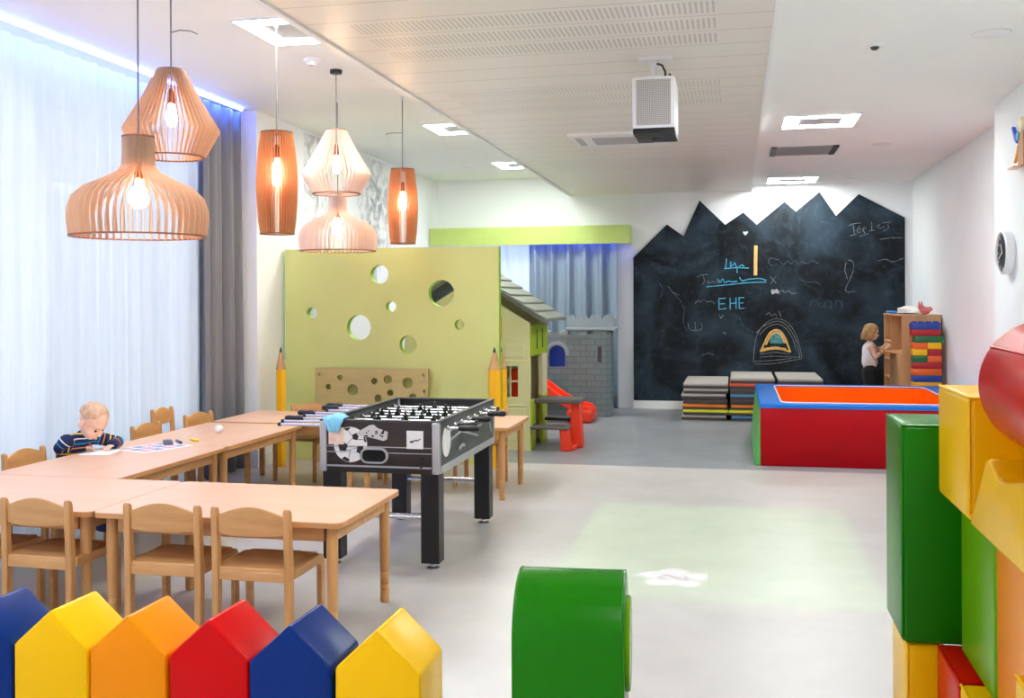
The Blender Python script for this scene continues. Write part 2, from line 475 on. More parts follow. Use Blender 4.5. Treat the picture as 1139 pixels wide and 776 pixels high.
# lime pelmet over the back window
pel = thing('curtain_pelmet', 'long lime green pelmet board above the back window curtains', 'pelmet', (-2.79, 13.7, 2.25))
M_limep = mat('lime_lacquer', (178, 198, 106), rough=0.4, vary=0.02)
MB().bb(-1.4, 1.4, -0.02, 0.0, 0, 0.25).build('front_board', M_limep, pel, bevel=0.003)
MB().bb(1.38, 1.4, 0.0, 0.35, 0, 0.25).build('side_board', M_limep, pel, bevel=0.002)
MB().bb(-1.4, 1.38, 0.0, 0.355, 0.23, 0.25).build('top_board', M_limep, pel, bevel=0.002)

# grey tree mural on the left wall
def mural_mat():
    k = NT('tree_mural'); p = k.n('ShaderNodeBsdfPrincipled'); tc = k.n('ShaderNodeTexCoord')
    sp = k.n('ShaderNodeSeparateXYZ'); k.l(tc.outputs['Object'], sp.inputs[0]); Y, Z = sp.outputs[1], sp.outputs[2]
    vo = k.n('ShaderNodeTexVoronoi'); vo.feature = 'DISTANCE_TO_EDGE'; vo.inputs['Scale'].default_value = 7; k.l(tc.outputs['Object'], vo.inputs['Vector'])
    nz = k.n('ShaderNodeTexNoise'); nz.inputs['Scale'].default_value = 6; nz.inputs['Detail'].default_value = 7; nz.inputs['Distortion'].default_value = 0.8; k.l(tc.outputs['Object'], nz.inputs['Vector'])
    n2 = k.n('ShaderNodeTexNoise'); n2.inputs['Scale'].default_value = 1.6; n2.inputs['Detail'].default_value = 2; k.l(tc.outputs['Object'], n2.inputs['Vector'])
    def blob(cy, cz, ry, rz):
        a = k.math('DIVIDE', k.math('SUBTRACT', Y, cy), ry); b = k.math('DIVIDE', k.math('SUBTRACT', Z, cz), rz)
        d = k.math('ADD', k.math('MULTIPLY', a, a), k.math('MULTIPLY', b, b))
        return k.math('SUBTRACT', 1.3, k.math('ADD', d, k.math('MULTIPLY', nz.outputs['Fac'], 0.6)), clamp=True)
    fol = k.math('MAXIMUM', blob(0.25, 1.15, 0.55, 0.62), blob(2.0, 0.95, 0.72, 0.85))
    ln = k.math('LESS_THAN', vo.outputs['Distance'], 0.05)
    nr = k.n('ShaderNodeMapRange'); nr.inputs[1].default_value = 0.42; nr.inputs[2].default_value = 0.62; k.l(nz.outputs['Fac'], nr.inputs[0])
    tex = k.math('ADD', k.math('MULTIPLY', nr.outputs[0], 0.62), k.math('MULTIPLY', ln, 0.12))
    def trunk(cy, wd):
        wv = k.math('ADD', Y, k.math('MULTIPLY', k.math('SUBTRACT', n2.outputs['Fac'], 0.5), 0.35))
        t = k.math('LESS_THAN', k.math('ABSOLUTE', k.math('SUBTRACT', wv, cy)), wd)
        return k.math('MULTIPLY', t, k.math('LESS_THAN', Z, 0.7))
    tr = k.math('MAXIMUM', trunk(0.2, 0.06), trunk(1.95, 0.08))
    fac = k.math('MAXIMUM', k.math('MULTIPLY', fol, k.math('MULTIPLY', tex, 1.5)), k.math('MULTIPLY', tr, 0.5), clamp=True)
    k.l(k.mixc(k.math('MULTIPLY', fac, 0.85), lin((236, 238, 240)), lin((92, 98, 104))), p.inputs['Base Color'])
    p.inputs['Roughness'].default_value = 0.6; k.l(p.outputs[0], k.out.inputs[0]); return k.m
o = MB().bb(0, 0.004, -0.05, 3.3, -0.9, 1.53).build('wall_mural', mural_mat(), smooth=False)
o.location = (-4.2, 9.52, 1.65)
tag(o, 'pale mural of grey sketched trees on the left wall behind the lamps', 'mural')

# ------------------------------------------------------------------ ceiling fittings
M_panel = emat('led_panel_white', (250, 255, 250), 33.0)
M_ceilplate = mat('panel_centre_grey', (186, 186, 188), rough=0.6)
def panel_light(x, y, z, label, size=0.6, inner=0.36):
    t = thing('ceiling_light', label, 'ceiling light', (x, y, z), 0, 'square frame ceiling lights')
    h, i = size / 2, inner / 2
    m = MB()
    for a in ((-h, h, -h, -i), (-h, h, i, h), (-h, -i, -i, i), (i, h, -i, i)): m.bb(a[0], a[1], a[2], a[3], -0.012, -0.001)
    m.build('diffuser', M_panel, t, smooth=False)
    MB().bb(-i, i, -i, i, -0.008, -0.001).build('centre_plate', M_ceilplate, t, smooth=False)
    e = 0.012; m = MB()
    for a in ((-h - e, h + e, -h - e, -h), (-h - e, h + e, h, h + e), (-h - e, -h, -h, h), (h, h + e, -h, h)): m.bb(a[0], a[1], a[2], a[3], -0.014, -0.001)
    m.build('bezel', M_white, t, smooth=False)
    return t
panel_light(-2.68, 5.98, 3.21, 'square frame light in the left ceiling above the barrel lamp cord')
panel_light(-2.66, 9.77, 3.21, 'middle square frame light along the left ceiling')
panel_light(-2.65, 12.6, 3.21, 'farthest square frame light along the left ceiling')
panel_light(0.71, 9.07, 3.02, 'larger looking square frame light in the right ceiling before the vent')
panel_light(0.71, 13.5, 3.02, 'square frame light in the right ceiling near the chalkboard')
for x, y, z in ((-2.68, 2.2, 3.21), (0.85, 4.6, 3.02), (0.85, 0.6, 3.02), (-2.68, -1.4, 3.21)):  # extra panels added out of view to give the room more light
    panel_light(x, y, z, 'added unseen square frame ceiling light over the near part of the playroom')

t = thing('ceiling_vent', 'rectangular grey air vent in the right ceiling', 'vent', (0.685, 10.87, 3.02))
M_ventg = mat('vent_grey', (186, 184, 185), rough=0.5, vary=0.04)
m = MB().bb(-0.27, 0.27, -0.3, 0.3, -0.006, -0.001)
for i in range(14): m.box((0, -0.28 + i * 0.043, -0.009), (0.54, 0.02, 0.003), (0.12, 0, 0))
m.build('grille', M_ventg, t, smooth=False)
for s in (-1, 1): MB().bb(s * 0.3 - 0.028, s * 0.3 + 0.028, -0.31, 0.31, -0.012, -0.001).build('slot_end', M_black, t, smooth=False)

t = thing('air_conditioner', 'flush ceiling air conditioner cassette behind the hanging projector', 'air conditioner', (-1.02, 9.15, 2.95))
MB().prism(rrect(-0.42, 0.42, -0.36, 0.36, 0.04), 'z', -0.025, -0.001).build('cover', M_white, t, bevel=0.006)
m = MB().bb(-0.22, 0.3, -0.2, 0.2, -0.027, -0.0245)
for i in range(8): m.bb(-0.22, 0.3, -0.19 + i * 0.05, -0.175 + i * 0.05, -0.032, -0.026)
m.build('grille', M_ventg, t, smooth=False)
MB().bb(-0.37, -0.31, -0.22, 0.22, -0.0275, -0.0245).build('outlet', M_ventg, t, smooth=False)

def disc_fixture(name, x, y, z, r, label, cat, ring=True):
    t = thing(name, label, cat, (x, y, z))
    MB().lathe([(0.001, -0.012), (r * 0.8, -0.012), (r, -0.006), (r, -0.001)], n=28).build('rim', M_white, t)
    MB().lathe([(0.001, -0.0145), (r * 0.55, -0.0145), (r * 0.6, -0.0115)], n=24).build('grille', M_ventg if ring else M_white, t)
disc_fixture('ceiling_speaker', 1.447, 6.32, 3.02, 0.11, 'round white speaker in the right ceiling near the frame corner', 'speaker', False)
disc_fixture('ceiling_downlight', 1.41, 10.6, 3.02, 0.09, 'small round white fitting in the right ceiling right of the vent', 'ceiling fitting', False)
disc_fixture('ceiling_downlight', 1.46, 13.6, 3.02, 0.09, 'small round white fitting in the right ceiling close to the back wall', 'ceiling fitting', False)
disc_fixture('ceiling_downlight', -3.37, 12.65, 3.21, 0.09, 'small round white fitting in the left ceiling near the back wall', 'ceiling fitting', False)
t = thing('smoke_detector', 'white dome smoke detector on the left ceiling by the diamond lamp cap', 'smoke detector', (-2.915, 6.72, 3.21))
MB().lathe([(0.001, -0.05), (0.03, -0.048), (0.042, -0.03), (0.055, -0.025), (0.06, -0.001)], n=28).build('housing', M_white, t)
MB().lathe([(0.001, -0.054), (0.012, -0.053), (0.014, -0.047)], n=14).build('button', M_ventg, t)
t = thing('motion_detector', 'white motion detector with dark lens on the right ceiling', 'detector', (0.815, 6.38, 3.022))
MB().lathe([(0.001, -0.03), (0.045, -0.03), (0.06, -0.018), (0.062, 0.0)], n=28).build('housing', M_white, t)
MB().ell((0, 0, -0.03), (0.026, 0.026, 0.02)).build('lens', M_dark, t)

# ------------------------------------------------------------------ hanging projector and its picture of light
t = thing('projector', 'white projector unit hanging from the plank ceiling', 'projector', (-0.465, 6.0, 2.47))
MB().bb(-0.125, 0.125, 0.0, 0.34, 0.03, 0.335, bev=0.012).build('housing', M_white, t)
MB().bb(-0.122, 0.122, 0.0, 0.36, 0.0, 0.032, bev=0.006).build('base_plate', M_black, t)
def perf():
    k = NT('perforated_plate'); p = k.n('ShaderNodeBsdfPrincipled'); tc = k.n('ShaderNodeTexCoord'); sp = k.n('ShaderNodeSeparateXYZ'); k.l(tc.outputs['Object'], sp.inputs[0])
    a = k.math('FRACT', k.math('MULTIPLY', k.math('ADD', sp.outputs[0], 2), 110)); b = k.math('FRACT', k.math('MULTIPLY', sp.outputs[2], 110))
    a = k.math('SUBTRACT', a, 0.5); b = k.math('SUBTRACT', b, 0.5)
    d = k.math('ADD', k.math('MULTIPLY', a, a), k.math('MULTIPLY', b, b))
    k.l(k.mixc(k.math('LESS_THAN', d, 0.13), lin((198, 194, 188)), lin((120, 116, 110))), p.inputs['Base Color'])
    p.inputs['Roughness'].default_value = 0.5; k.l(p.outputs[0], k.out.inputs[0]); return k.m
MB().bb(-0.1, 0.1, -0.006, 0.001, 0.05, 0.315).build('grille', perf(), t, smooth=False)
MB().cyl((0, 0.2, 0), (0, 0.2, -0.012), 0.03, n=24).build('lens', M_dark, t)
mt = MB().bb(-0.1, 0.1, 0.12, 0.24, 0.462, 0.479).cyl((-0.01, 0.18, 0.33), (-0.01, 0.18, 0.465), 0.018).box((-0.01, 0.18, 0.36), (0.09, 0.05, 0.03)).build('ceiling_mount', M_white, t)
MB().tube([(0.01, 0.15, 0.44), (0.04, 0.15, 0.43), (0.06, 0.15, 0.39), (0.062, 0.15, 0.33)], 0.007).build('cable', M_dark, t)
MB().tube([(0.085, 0.12, 0.37), (0.1, 0.12, 0.345), (0.1, 0.12, 0.33)], 0.006).build('cable', M_dark, t)

lp = bpy.data.lights.new('projector_beam', 'SPOT'); lp.energy = 3.2; lp.spot_size = math.radians(100); lp.spot_blend = 0.0; lp.shadow_soft_size = 0.004
lo = bpy.data.objects.new('projector_beam', lp); lo.location = (-0.465, 6.2, 2.44); C.objects.link(lo)
lp.use_nodes = True
nt = lp.node_tree; nt.nodes.clear()
class LN(NT):
    def __init__(self, tree): self.t = tree
k = LN(nt)
out = k.n('ShaderNodeOutputLight'); em = k.n('ShaderNodeEmission'); k.l(em.outputs[0], out.inputs[0])
tc = k.n('ShaderNodeTexCoord'); sp = k.n('ShaderNodeSeparateXYZ'); k.l(tc.outputs['Normal'], sp.inputs[0])
hz = 2.44
nz_ = k.math('ABSOLUTE', sp.outputs[2])
fx = k.math('ADD', k.math('MULTIPLY', k.math('DIVIDE', sp.outputs[0], nz_), hz), -0.465)
fy = k.math('ADD', k.math('MULTIPLY', k.math('DIVIDE', sp.outputs[1], nz_), hz), 6.2)
def inr(v, a, b): return k.math('LESS_THAN', k.math('ABSOLUTE', k.math('SUBTRACT', v, (a + b) / 2)), (b - a) / 2)
rect = k.math('MULTIPLY', inr(fx, -0.98, 0.72), inr(fy, 5.12, 7.47))
def disc(cx, cy, r):
    a = k.math('SUBTRACT', fx, cx); b = k.math('SUBTRACT', fy, cy)
    return k.math('LESS_THAN', k.math('ADD', k.math('MULTIPLY', a, a), k.math('MULTIPLY', b, b)), r * r)
def segd(x0, y0, x1, y1, wd):
    dx, dy = x1 - x0, y1 - y0; L2 = dx * dx + dy * dy
    ax = k.math('SUBTRACT', fx, x0); ay = k.math('SUBTRACT', fy, y0)
    h = k.math('DIVIDE', k.math('ADD', k.math('MULTIPLY', ax, dx), k.math('MULTIPLY', ay, dy)), L2, clamp=True)
    ex = k.math('SUBTRACT', ax, k.math('MULTIPLY', h, dx)); ey = k.math('SUBTRACT', ay, k.math('MULTIPLY', h, dy))
    return k.math('LESS_THAN', k.math('ADD', k.math('MULTIPLY', ex, ex), k.math('MULTIPLY', ey, ey)), wd * wd)
fl = disc(-0.336, 5.54, 0.1)
for i in range(5):
    a = 2 * PI * i / 5 + 0.35
    fl = k.math('MAXIMUM', fl, disc(-0.336 + 0.122 * math.cos(a), 5.54 + 0.122 * math.sin(a), 0.070))
two = None
pts2 = [(-0.395, 5.50), (-0.405, 5.54), (-0.385, 5.58), (-0.355, 5.575), (-0.30, 5.50), (-0.275, 5.49), (-0.262, 5.53), (-0.268, 5.565)]
for i in range(len(pts2) - 1):
    s = segd(*pts2[i], *pts2[i + 1], 0.0115); two = s if two is None else k.math('MAXIMUM', two, s)
noi = k.n('ShaderNodeTexNoise'); noi.inputs['Scale'].default_value = 5
cv = k.n('ShaderNodeCombineXYZ'); k.l(fx, cv.inputs[0]); k.l(fy, cv.inputs[1]); k.l(cv.outputs[0], noi.inputs['Vector'])
grass = k.mixc(noi.outputs['Fac'], lin((110, 255, 90)), lin((170, 255, 110)))
colr = k.mixc(fl, grass, lin((235, 240, 255)))
k.l(colr, em.inputs[0])
# inverse cos^3 falloff so the picture is even on the floor
cos3 = k.math('POWER', k.math('MAXIMUM', nz_, 0.2), 3.0)
amp = k.math('DIVIDE', k.math('MULTIPLY', rect, k.math('ADD', 12.0, k.math('MULTIPLY', fl, 20.0))), cos3)
amp = k.math('MULTIPLY', amp, k.math('SUBTRACT', 1.0, two))
k.l(amp, em.inputs[1])
# ================================================================== PENDANT LAMPS
def veneer(name, rgb, rgb2, trans):
    k = NT(name); p = k.n('ShaderNodeBsdfPrincipled'); tl = k.n('ShaderNodeBsdfTranslucent'); co = k.coords((1, 1, 0.12))
    nz = k.n('ShaderNodeTexNoise'); nz.inputs['Scale'].default_value = 26; k.l(co, nz.inputs['Vector'])
    c = k.mixc(nz.outputs['Fac'], lin(rgb), lin(rgb2)); k.l(c, p.inputs['Base Color']); k.l(c, tl.inputs[0]); p.inputs['Roughness'].default_value = 0.5
    mx = k.n('ShaderNodeMixShader'); mx.inputs[0].default_value = trans; k.l(p.outputs[0], mx.inputs[1]); k.l(tl.outputs[0], mx.inputs[2])
    k.l(mx.outputs[0], k.out.inputs[0]); return k.m
M_ven_tan = veneer('veneer_tan', (244, 216, 188), (232, 198, 166), 0.35)
M_ven_overexposed = veneer('veneer_overexposed', (255, 243, 235), (250, 234, 222), 0.4)  # overexposed look of the rear diamond and dome lamps painted into the veneer colour
M_ven_orange = veneer('veneer_cherry', (242, 190, 138), (228, 170, 118), 0.3)
M_socket = mat('copper_socket', (150, 84, 52), rough=0.35, metal=0.7)
M_cord = mat('grey_cord', (112, 108, 110), rough=0.6)
M_bulb = emat('bulb_warm', (255, 216, 168), 36.0)
M_ringd = mat('veneer_dark_edge', (150, 92, 60), rough=0.5)

DOME = [(0.077, 0.488), (0.077, 0.40), (0.080, 0.345), (0.100, 0.318), (0.165, 0.282), (0.255, 0.240), (0.308, 0.190), (0.328, 0.130), (0.330, 0.085), (0.319, 0.0)]
DIAMOND = [(0.074, 0.475), (0.082, 0.462), (0.150, 0.330), (0.2555, 0.150), (0.2555, 0.142), (0.220, 0.075), (0.178, 0.0)]
BARREL = [(0.098, 0.625), (0.112, 0.53), (0.122, 0.42), (0.127, 0.31), (0.124, 0.20), (0.116, 0.09), (0.105, 0.0)]
def densify(pr, n=5):
    out = []
    for (a, b), (c, d) in zip(pr[:-1], pr[1:]):
        for i in range(n): out.append((a + (c - a) * i / n, b + (d - b) * i / n))
    return out + [pr[-1]]
def lamp(x, y, zb, prof, nf, dep, m_ven, label, bulb, twist=0.0, swag=None, cap_r=0.045):
    t = thing('pendant_lamp', label, 'pendant lamp', (x, y, zb), 0, 'slatted wooden pendant lamps')
    H = prof[0][1]; top = 3.21 - zb
    mb = MB(); pr = prof
    for i in range(nf):
        a = 2 * PI * i / nf; er = Vector((math.cos(a), math.sin(a), 0)); et = Vector((-math.sin(a), math.cos(a), 0)) * 0.0015
        V = []; F = []
        for r, z in pr:
            o = er * r + Vector((0, 0, z)); q = er * max(r - dep, 0.03) + Vector((0, 0, z))
            V += [o - et, o + et, q + et, q - et]
        for j in range(len(pr) - 1):
            b = j * 4
            for s in range(4): F.append((b + s, b + (s + 1) % 4, b + 4 + (s + 1) % 4, b + 4 + s))
        mb.add(V, F)
    mb.build('lamp_shade', m_ven, t, smooth=False)
    R = MB(); R0 = MB()
    rt, rb = prof[0][0], prof[-1][0]
    R0.lathe([(rt + 0.001, H + 0.002), (rt + 0.001, H - 0.006), (0.012, H - 0.006), (0.012, H + 0.002)], n=40, closed=True)
    R0.build('top_ring', M_ringd, t)
    R.lathe([(rb + 0.002, 0.004), (rb + 0.002, -0.003), (rb - dep * 0.6, -0.003), (rb - dep * 0.6, 0.004)], n=48, closed=True)
    R.build('hoop', M_ringd, t)
    zs = bulb[1]
    MB().cyl((0, 0, zs + 0.02), (0, 0, top - 0.02), 0.0042, n=8).build('cord', M_cord, t)
    MB().lathe([(0.001, zs + 0.085), (0.008, zs + 0.08), (0.02, zs + 0.06), (0.022, zs), (0.016, zs - 0.005), (0.001, zs - 0.005)], n=20).build('socket', M_socket, t)
    if bulb[0] == 'globe':
        MB().lathe([(0.013, zs - 0.006), (0.015, zs - 0.03), (0.035, zs - 0.055), (0.048, zs - 0.09), (0.045, zs - 0.12), (0.028, zs - 0.142), (0.001, zs - 0.149)], n=24).build('bulb', M_bulb, t)
    else:
        L = bulb[2]
        MB().lathe([(0.013, zs - 0.006), (0.016, zs - 0.02), (0.028, zs - 0.02 - L * 0.35), (0.03, zs - 0.02 - L * 0.6), (0.022, zs - 0.02 - L * 0.9), (0.001, zs - 0.02 - L)], n=20).build('bulb', M_bulb, t)
    MB().lathe([(0.001, top - 0.028), (cap_r - 0.004, top - 0.028), (cap_r, top - 0.022), (cap_r, top)], n=24).build('ceiling_cap', M_black if cap_r > 0.03 else M_white, t)
    if swag:
        MB().tube(swag, 0.003, n=6).build('hook_wire', M_cord, t)
    return t
lamp(-2.85, 4.47, 1.818, DOME, 52, 0.030, M_ven_tan, 'big dome shaped slatted lamp with long neck, nearest lamp on the left', ('globe', 0.285))
lamp(-3.0, 5.02, 2.285, DIAMOND, 50, 0.028, M_ven_tan, 'tan diamond shaped slatted lamp just above and behind the big dome lamp', ('tube', 0.295, 0.11),
     swag=[(0, 0, 0.68), (0.04, 0.02, 0.695), (0.1, 0.03, 0.69), (0.14, 0.035, 0.672)])
lamp(-2.76, 5.82, 1.913, BARREL, 40, 0.03, M_ven_orange, 'larger orange barrel shaped slatted lamp left of the pale diamond lamp', ('tube', 0.47, 0.16), cap_r=0.012)
lamp(-2.89, 7.1, 2.29, DIAMOND, 48, 0.034, M_ven_overexposed, 'pale whitish diamond shaped lamp hanging from a black ceiling cap', ('tube', 0.29, 0.12))
lamp(-3.3, 8.13, 1.92, DOME, 54, 0.036, M_ven_overexposed, 'pale dome shaped lamp below the whitish diamond lamp', ('globe', 0.285), cap_r=0.012)
lamp(-2.73, 8.16, 1.975, BARREL, 40, 0.03, M_ven_orange, 'smaller orange barrel shaped lamp, rightmost of the pendant lamps', ('tube', 0.44, 0.15), cap_r=0.012,
     swag=[(0, 0, 0.93), (-0.06, -0.01, 0.932), (-0.12, -0.02, 0.928), (-0.14, -0.02, 0.92)])

# ================================================================== TABLES
M_lam = wood('table_laminate', (232, 188, 156), (224, 178, 144), rough=0.32, axis=0, scale=4)
M_edge = wood('table_edge', (206, 148, 92), (190, 132, 78), axis=0)
def make_table(label):
    t = thing('childrens_table', label, 'table', (0, 0, 0), 0, 'pink beige wooden tables set in a horseshoe')
    MB().prism(rrect(-0.5995, 0.5995, -0.3995, 0.3995, 0.04, 6), 'z', 0.5465, 0.55).build('tabletop', M_lam, t, bevel=0.001)
    o = MB().prism(rrect(-0.5993, 0.5993, -0.3993, 0.3993, 0.04, 6), 'z', 0.524, 0.5463)
    o.build('edge_band', M_edge, t, bevel=0.002)
    m = MB()
    for s in (-1, 1):
        m.bb(-0.5, 0.5, s * 0.335 - 0.011, s * 0.335 + 0.011, 0.455, 0.524)
        m.bb(s * 0.535 - 0.011, s * 0.535 + 0.011, -0.31, 0.31, 0.455, 0.524)
    m.build('apron', M_beechx, t, bevel=0.002)
    for sx in (-1, 1):
        for sy in (-1, 1):
            p = [(0.001, 0), (0.020, 0), (0.022, 0.01)]
            for z in (0.06, 0.09, 0.12, 0.15): p += [(0.0228, z - 0.004), (0.0205, z), (0.0228, z + 0.004)]
            p += [(0.0235, 0.2), (0.0255, 0.4), (0.0255, 0.524), (0.001, 0.524)]
            MB().lathe(p, (sx * 0.535, sy * 0.335, 0), n=20).build('leg', M_beech, t)
    return t
tb = make_table('front table at the right end of the near row with an empty top')
tb.location = (-2.25, 4.48, 0)
TG = 'pink beige wooden tables set in a horseshoe'
dup(tb, (-3.455, 4.48, 0), 0, 'front table at the left end of the near row, partly outside the frame', TG)
dup(tb, (-3.645, 5.485, 0), PI / 2, 'table where the small boy sits drawing on paper', TG)
dup(tb, (-3.645, 6.69, 0), PI / 2, 'table with a small white ball on it, beyond the boy', TG)
dup(tb, (-3.455, 7.76, 0), 0, 'far corner table in front of the left giant pencil', TG)
dup(tb, (-2.25, 7.76, 0), 0, 'far table beside the foosball table, its end toward the playhouse', TG)

# ================================================================== CHAIRS
def make_chair(label):
    t = thing('childrens_chair', label, 'chair', (0, 0, 0), 0, 'small beech wood chairs around the tables')
    for s in (-1, 1):      # rear legs run up to carry the back
        m = MB(); x = s * 0.168
        m.prism([(-0.172, 0), (-0.132, 0), (-0.130, 0.34), (-0.150, 0.585), (-0.156, 0.605), (-0.172, 0.615), (-0.180, 0.60), (-0.170, 0.34)], 'x', x - 0.016, x + 0.016)
        m.build('leg', M_beech, t, bevel=0.006, bseg=3)
        m = MB(); x = s * 0.176     # bent front leg flowing into the side rail
        arc_o = [(0.19 - 0.05 + 0.05 * math.cos(a), 0.352 - 0.05 + 0.05 * math.sin(a)) for a in [PI / 2 * i / 6 for i in range(7)]]
        arc_i = [(0.15 - 0.025 + 0.025 * math.cos(a), 0.308 - 0.025 + 0.025 * math.sin(a)) for a in [PI / 2 * (6 - i) / 6 for i in range(7)]]
        m.prism([(0.19, 0)] + arc_o + [(-0.135, 0.352), (-0.135, 0.308)] + arc_i + [(0.152, 0)], 'x', x - 0.013, x + 0.013)
        m.build('leg', M_beechy, t, bevel=0.004)
    MB().prism([(-0.165, -0.16), (0.165, -0.16), (0.162, 0.17), (-0.162, 0.17)], 'z', 0.334, 0.354).build('seat', M_beechx, t, bevel=0.005)
    MB().bb(-0.152, 0.152, -0.166, -0.142, 0.298, 0.338).build('seat_rail', M_beechx, t, bevel=0.004)
    # curved arched backrest
    N = 16; V = []; F = []
    for i in range(N + 1):
        u = -1 + 2 * i / N; x = u * 0.155
        yb = -0.163 - 0.012 * (1 - u * u)
        zt = 0.578 + 0.040 * math.cos(u * PI / 2) ** 1.0; zb = 0.497 - 0.008 * (1 - u * u)
        V += [(x, yb, zb), (x, yb + 0.014, zb), (x, yb - 0.004 + 0.012, zt), (x, yb - 0.006, zt)]
    for i in range(N):
        b = i * 4
        for s in range(4): F.append((b + s, b + (s + 1) % 4, b + 4 + (s + 1) % 4, b + 4 + s))
    F += [(0, 1, 2, 3), (N * 4 + 3, N * 4 + 2, N * 4 + 1, N * 4)]
    MB().add(V, F).build('backrest', M_beechx, t, bevel=0.003)
    return t
CG = 'small beech wood chairs around the tables'
ch = make_chair('beech chair at the front row, rightmost beside the table end')
ch.location = (-2.035, 4.185, 0)
dup(ch, (-2.462, 4.19, 0), 0.02, 'middle beech chair of the front row, second from the right end', CG)
dup(ch, (-3.085, 4.19, 0), -0.03, 'beech chair of the front row left of the two table legs', CG)
dup(ch, (-3.53, 4.23, 0), 0.0, 'beech chair cut off by the left edge at the near tables', CG)
dup(ch, (-4.03, 5.36, 0), -PI / 2, 'beech chair against the curtain to the left of the boy', CG)
dup(ch, (-4.03, 5.84, 0), -PI / 2 + 0.06, 'beech chair the small boy is sitting on', CG)
dup(ch, (-4.03, 6.66, 0), -PI / 2, 'beech chair by the curtain, first one beyond the boy', CG)
dup(ch, (-4.03, 7.38, 0), -PI / 2 - 0.1, 'beech chair by the curtain nearest the dark grey curtain', CG)
c2 = dup(ch, (-4.12, 7.02, 0.075), -PI / 2, 'taller beech chair standing between two lower chairs at the curtain', CG)
dup(ch, (-3.58, 8.03, 0), PI, 'beech chair at the far corner table beside the left giant pencil', CG)
dup(ch, (-2.62, 8.06, 0), PI, 'beech chair at the far row hidden behind the foosball table', CG)
dup(ch, (-2.03, 8.05, 0), PI, 'beech chair at the far row beside the playhouse wall', CG)
c2.scale = (0.78, 1, 1)
# the taller chair has its own longer legs
for chd in list(c2.children):
    if chd.name.startswith('leg'):
        chd.scale = (1, 1, 1); me = chd.data.copy(); chd.data = me
        for v in me.vertices:
            if v.co.z < 0.2: v.co.z -= 0.075

# ================================================================== FOOSBALL TABLE
M_fb = wood('foosball_dark_laminate', (44, 36, 34), (30, 25, 24), rough=0.35, axis=0)
M_fside = mat('foosball_side_print', (88, 92, 92), rough=0.4, rgb2=(46, 49, 50), scale=2.2, stretch=(1, 1.2, 4))
M_pitch = mat('foosball_pitch', (70, 76, 74), rough=0.3)
M_silver = mat('silver_trim', (186, 188, 192), rough=0.35, metal=0.6)
M_wht = mat('print_white', (232, 230, 228), rough=0.5, vary=0.02)
M_prblk = mat('print_black', (24, 22, 22), rough=0.5)
M_prpink = mat('print_pinkish', (230, 190, 170), rough=0.6, rgb2=(244, 222, 206), scale=30)
fz = thing('foosball_table', 'dark foosball table with black legs and a football printed on its end', 'foosball table', (-1.955, 6.06, 0))
HX, HY, Z0, Z1 = 0.352, 0.66, 0.535, 0.825
ep = []
for s in (-1, 1):
    ep.append(MB().bb(-HX + 0.03, HX - 0.03, s * (HY - 0.012) - 0.012, s * (HY - 0.012) + 0.012, Z0, Z1 - 0.006).build('end_panel', M_fb, fz))
sd = []
for s in (-1, 1):
    sd.append(MB().bb(s * (HX - 0.012) - 0.012, s * (HX - 0.012) + 0.012, -HY + 0.03, HY - 0.03, Z0 + 0.04, Z1 - 0.006).build('side_panel', M_fside, fz))
    MB().bb(s * HX - 0.014, s * HX + 0.006 * s + 0.0 if s > 0 else s * HX + 0.014, -HY + 0.03, HY - 0.03, Z0, Z0 + 0.042).build('lower_rail', M_silver, fz, bevel=0.003)
for sx in (-1, 1):
    for sy in (-1, 1):
        MB().bb(min(sx * HX, sx * (HX - 0.042)), max(sx * HX, sx * (HX - 0.042)), min(sy * (HY + 0.006), sy * (HY - 0.042)), max(sy * (HY + 0.006), sy * (HY - 0.042)), Z0, Z1 - 0.004).build('corner_post', M_silver, fz, bevel=0.008, bseg=3)
m = MB()
for s in (-1, 1):
    m.bb(min(s * HX, s * (HX - 0.035)), max(s * HX, s * (HX - 0.035)), -HY, HY, Z1 - 0.008, Z1 + 0.004)
    m.bb(-HX + 0.035, HX - 0.035, min(s * HY, s * (HY - 0.035)), max(s * HY, s * (HY - 0.035)), Z1 - 0.008, Z1 + 0.004)
m.build('top_rail', M_dark, fz, bevel=0.003)
MB().bb(-HX + 0.024, HX - 0.024, -HY + 0.024, HY - 0.024, 0.66, 0.675).build('playfield', M_pitch, fz, smooth=False)
for s in (-1, 1):
    MB().bb(-HX + 0.024, HX - 0.024, -HY + 0.024, HY - 0.024, 0.54 if s > 0 else 0.55, 0.548 if s > 0 else 0.556).build('base_board', M_fb, fz, smooth=False) if s > 0 else None
for sx in (-1, 1):
    for sy in (-1, 1):
        x, y = sx * (HX - 0.062), sy * (HY - 0.07)
        lg = MB().bb(x - 0.053, x + 0.053, y - 0.053, y + 0.053, 0.035, Z0 + 0.03).build('leg', M_black, fz, bevel=0.006)
        MB().lathe([(0.001, 0), (0.04, 0), (0.04, 0.006), (0.02, 0.014), (0.014, 0.036), (0.001, 0.036)], (x, y, 0), n=20).build('levelling_foot', M_chrome, lg)
for sy in (-1, 1):
    for dy in (-0.022, 0.022):
        y = sy * (HY - 0.075) + dy
        MB().cyl((-HX + 0.12, y, 0.285), (HX - 0.12, y, 0.285), 0.013, n=14).build('stretcher', M_chrome, fz)
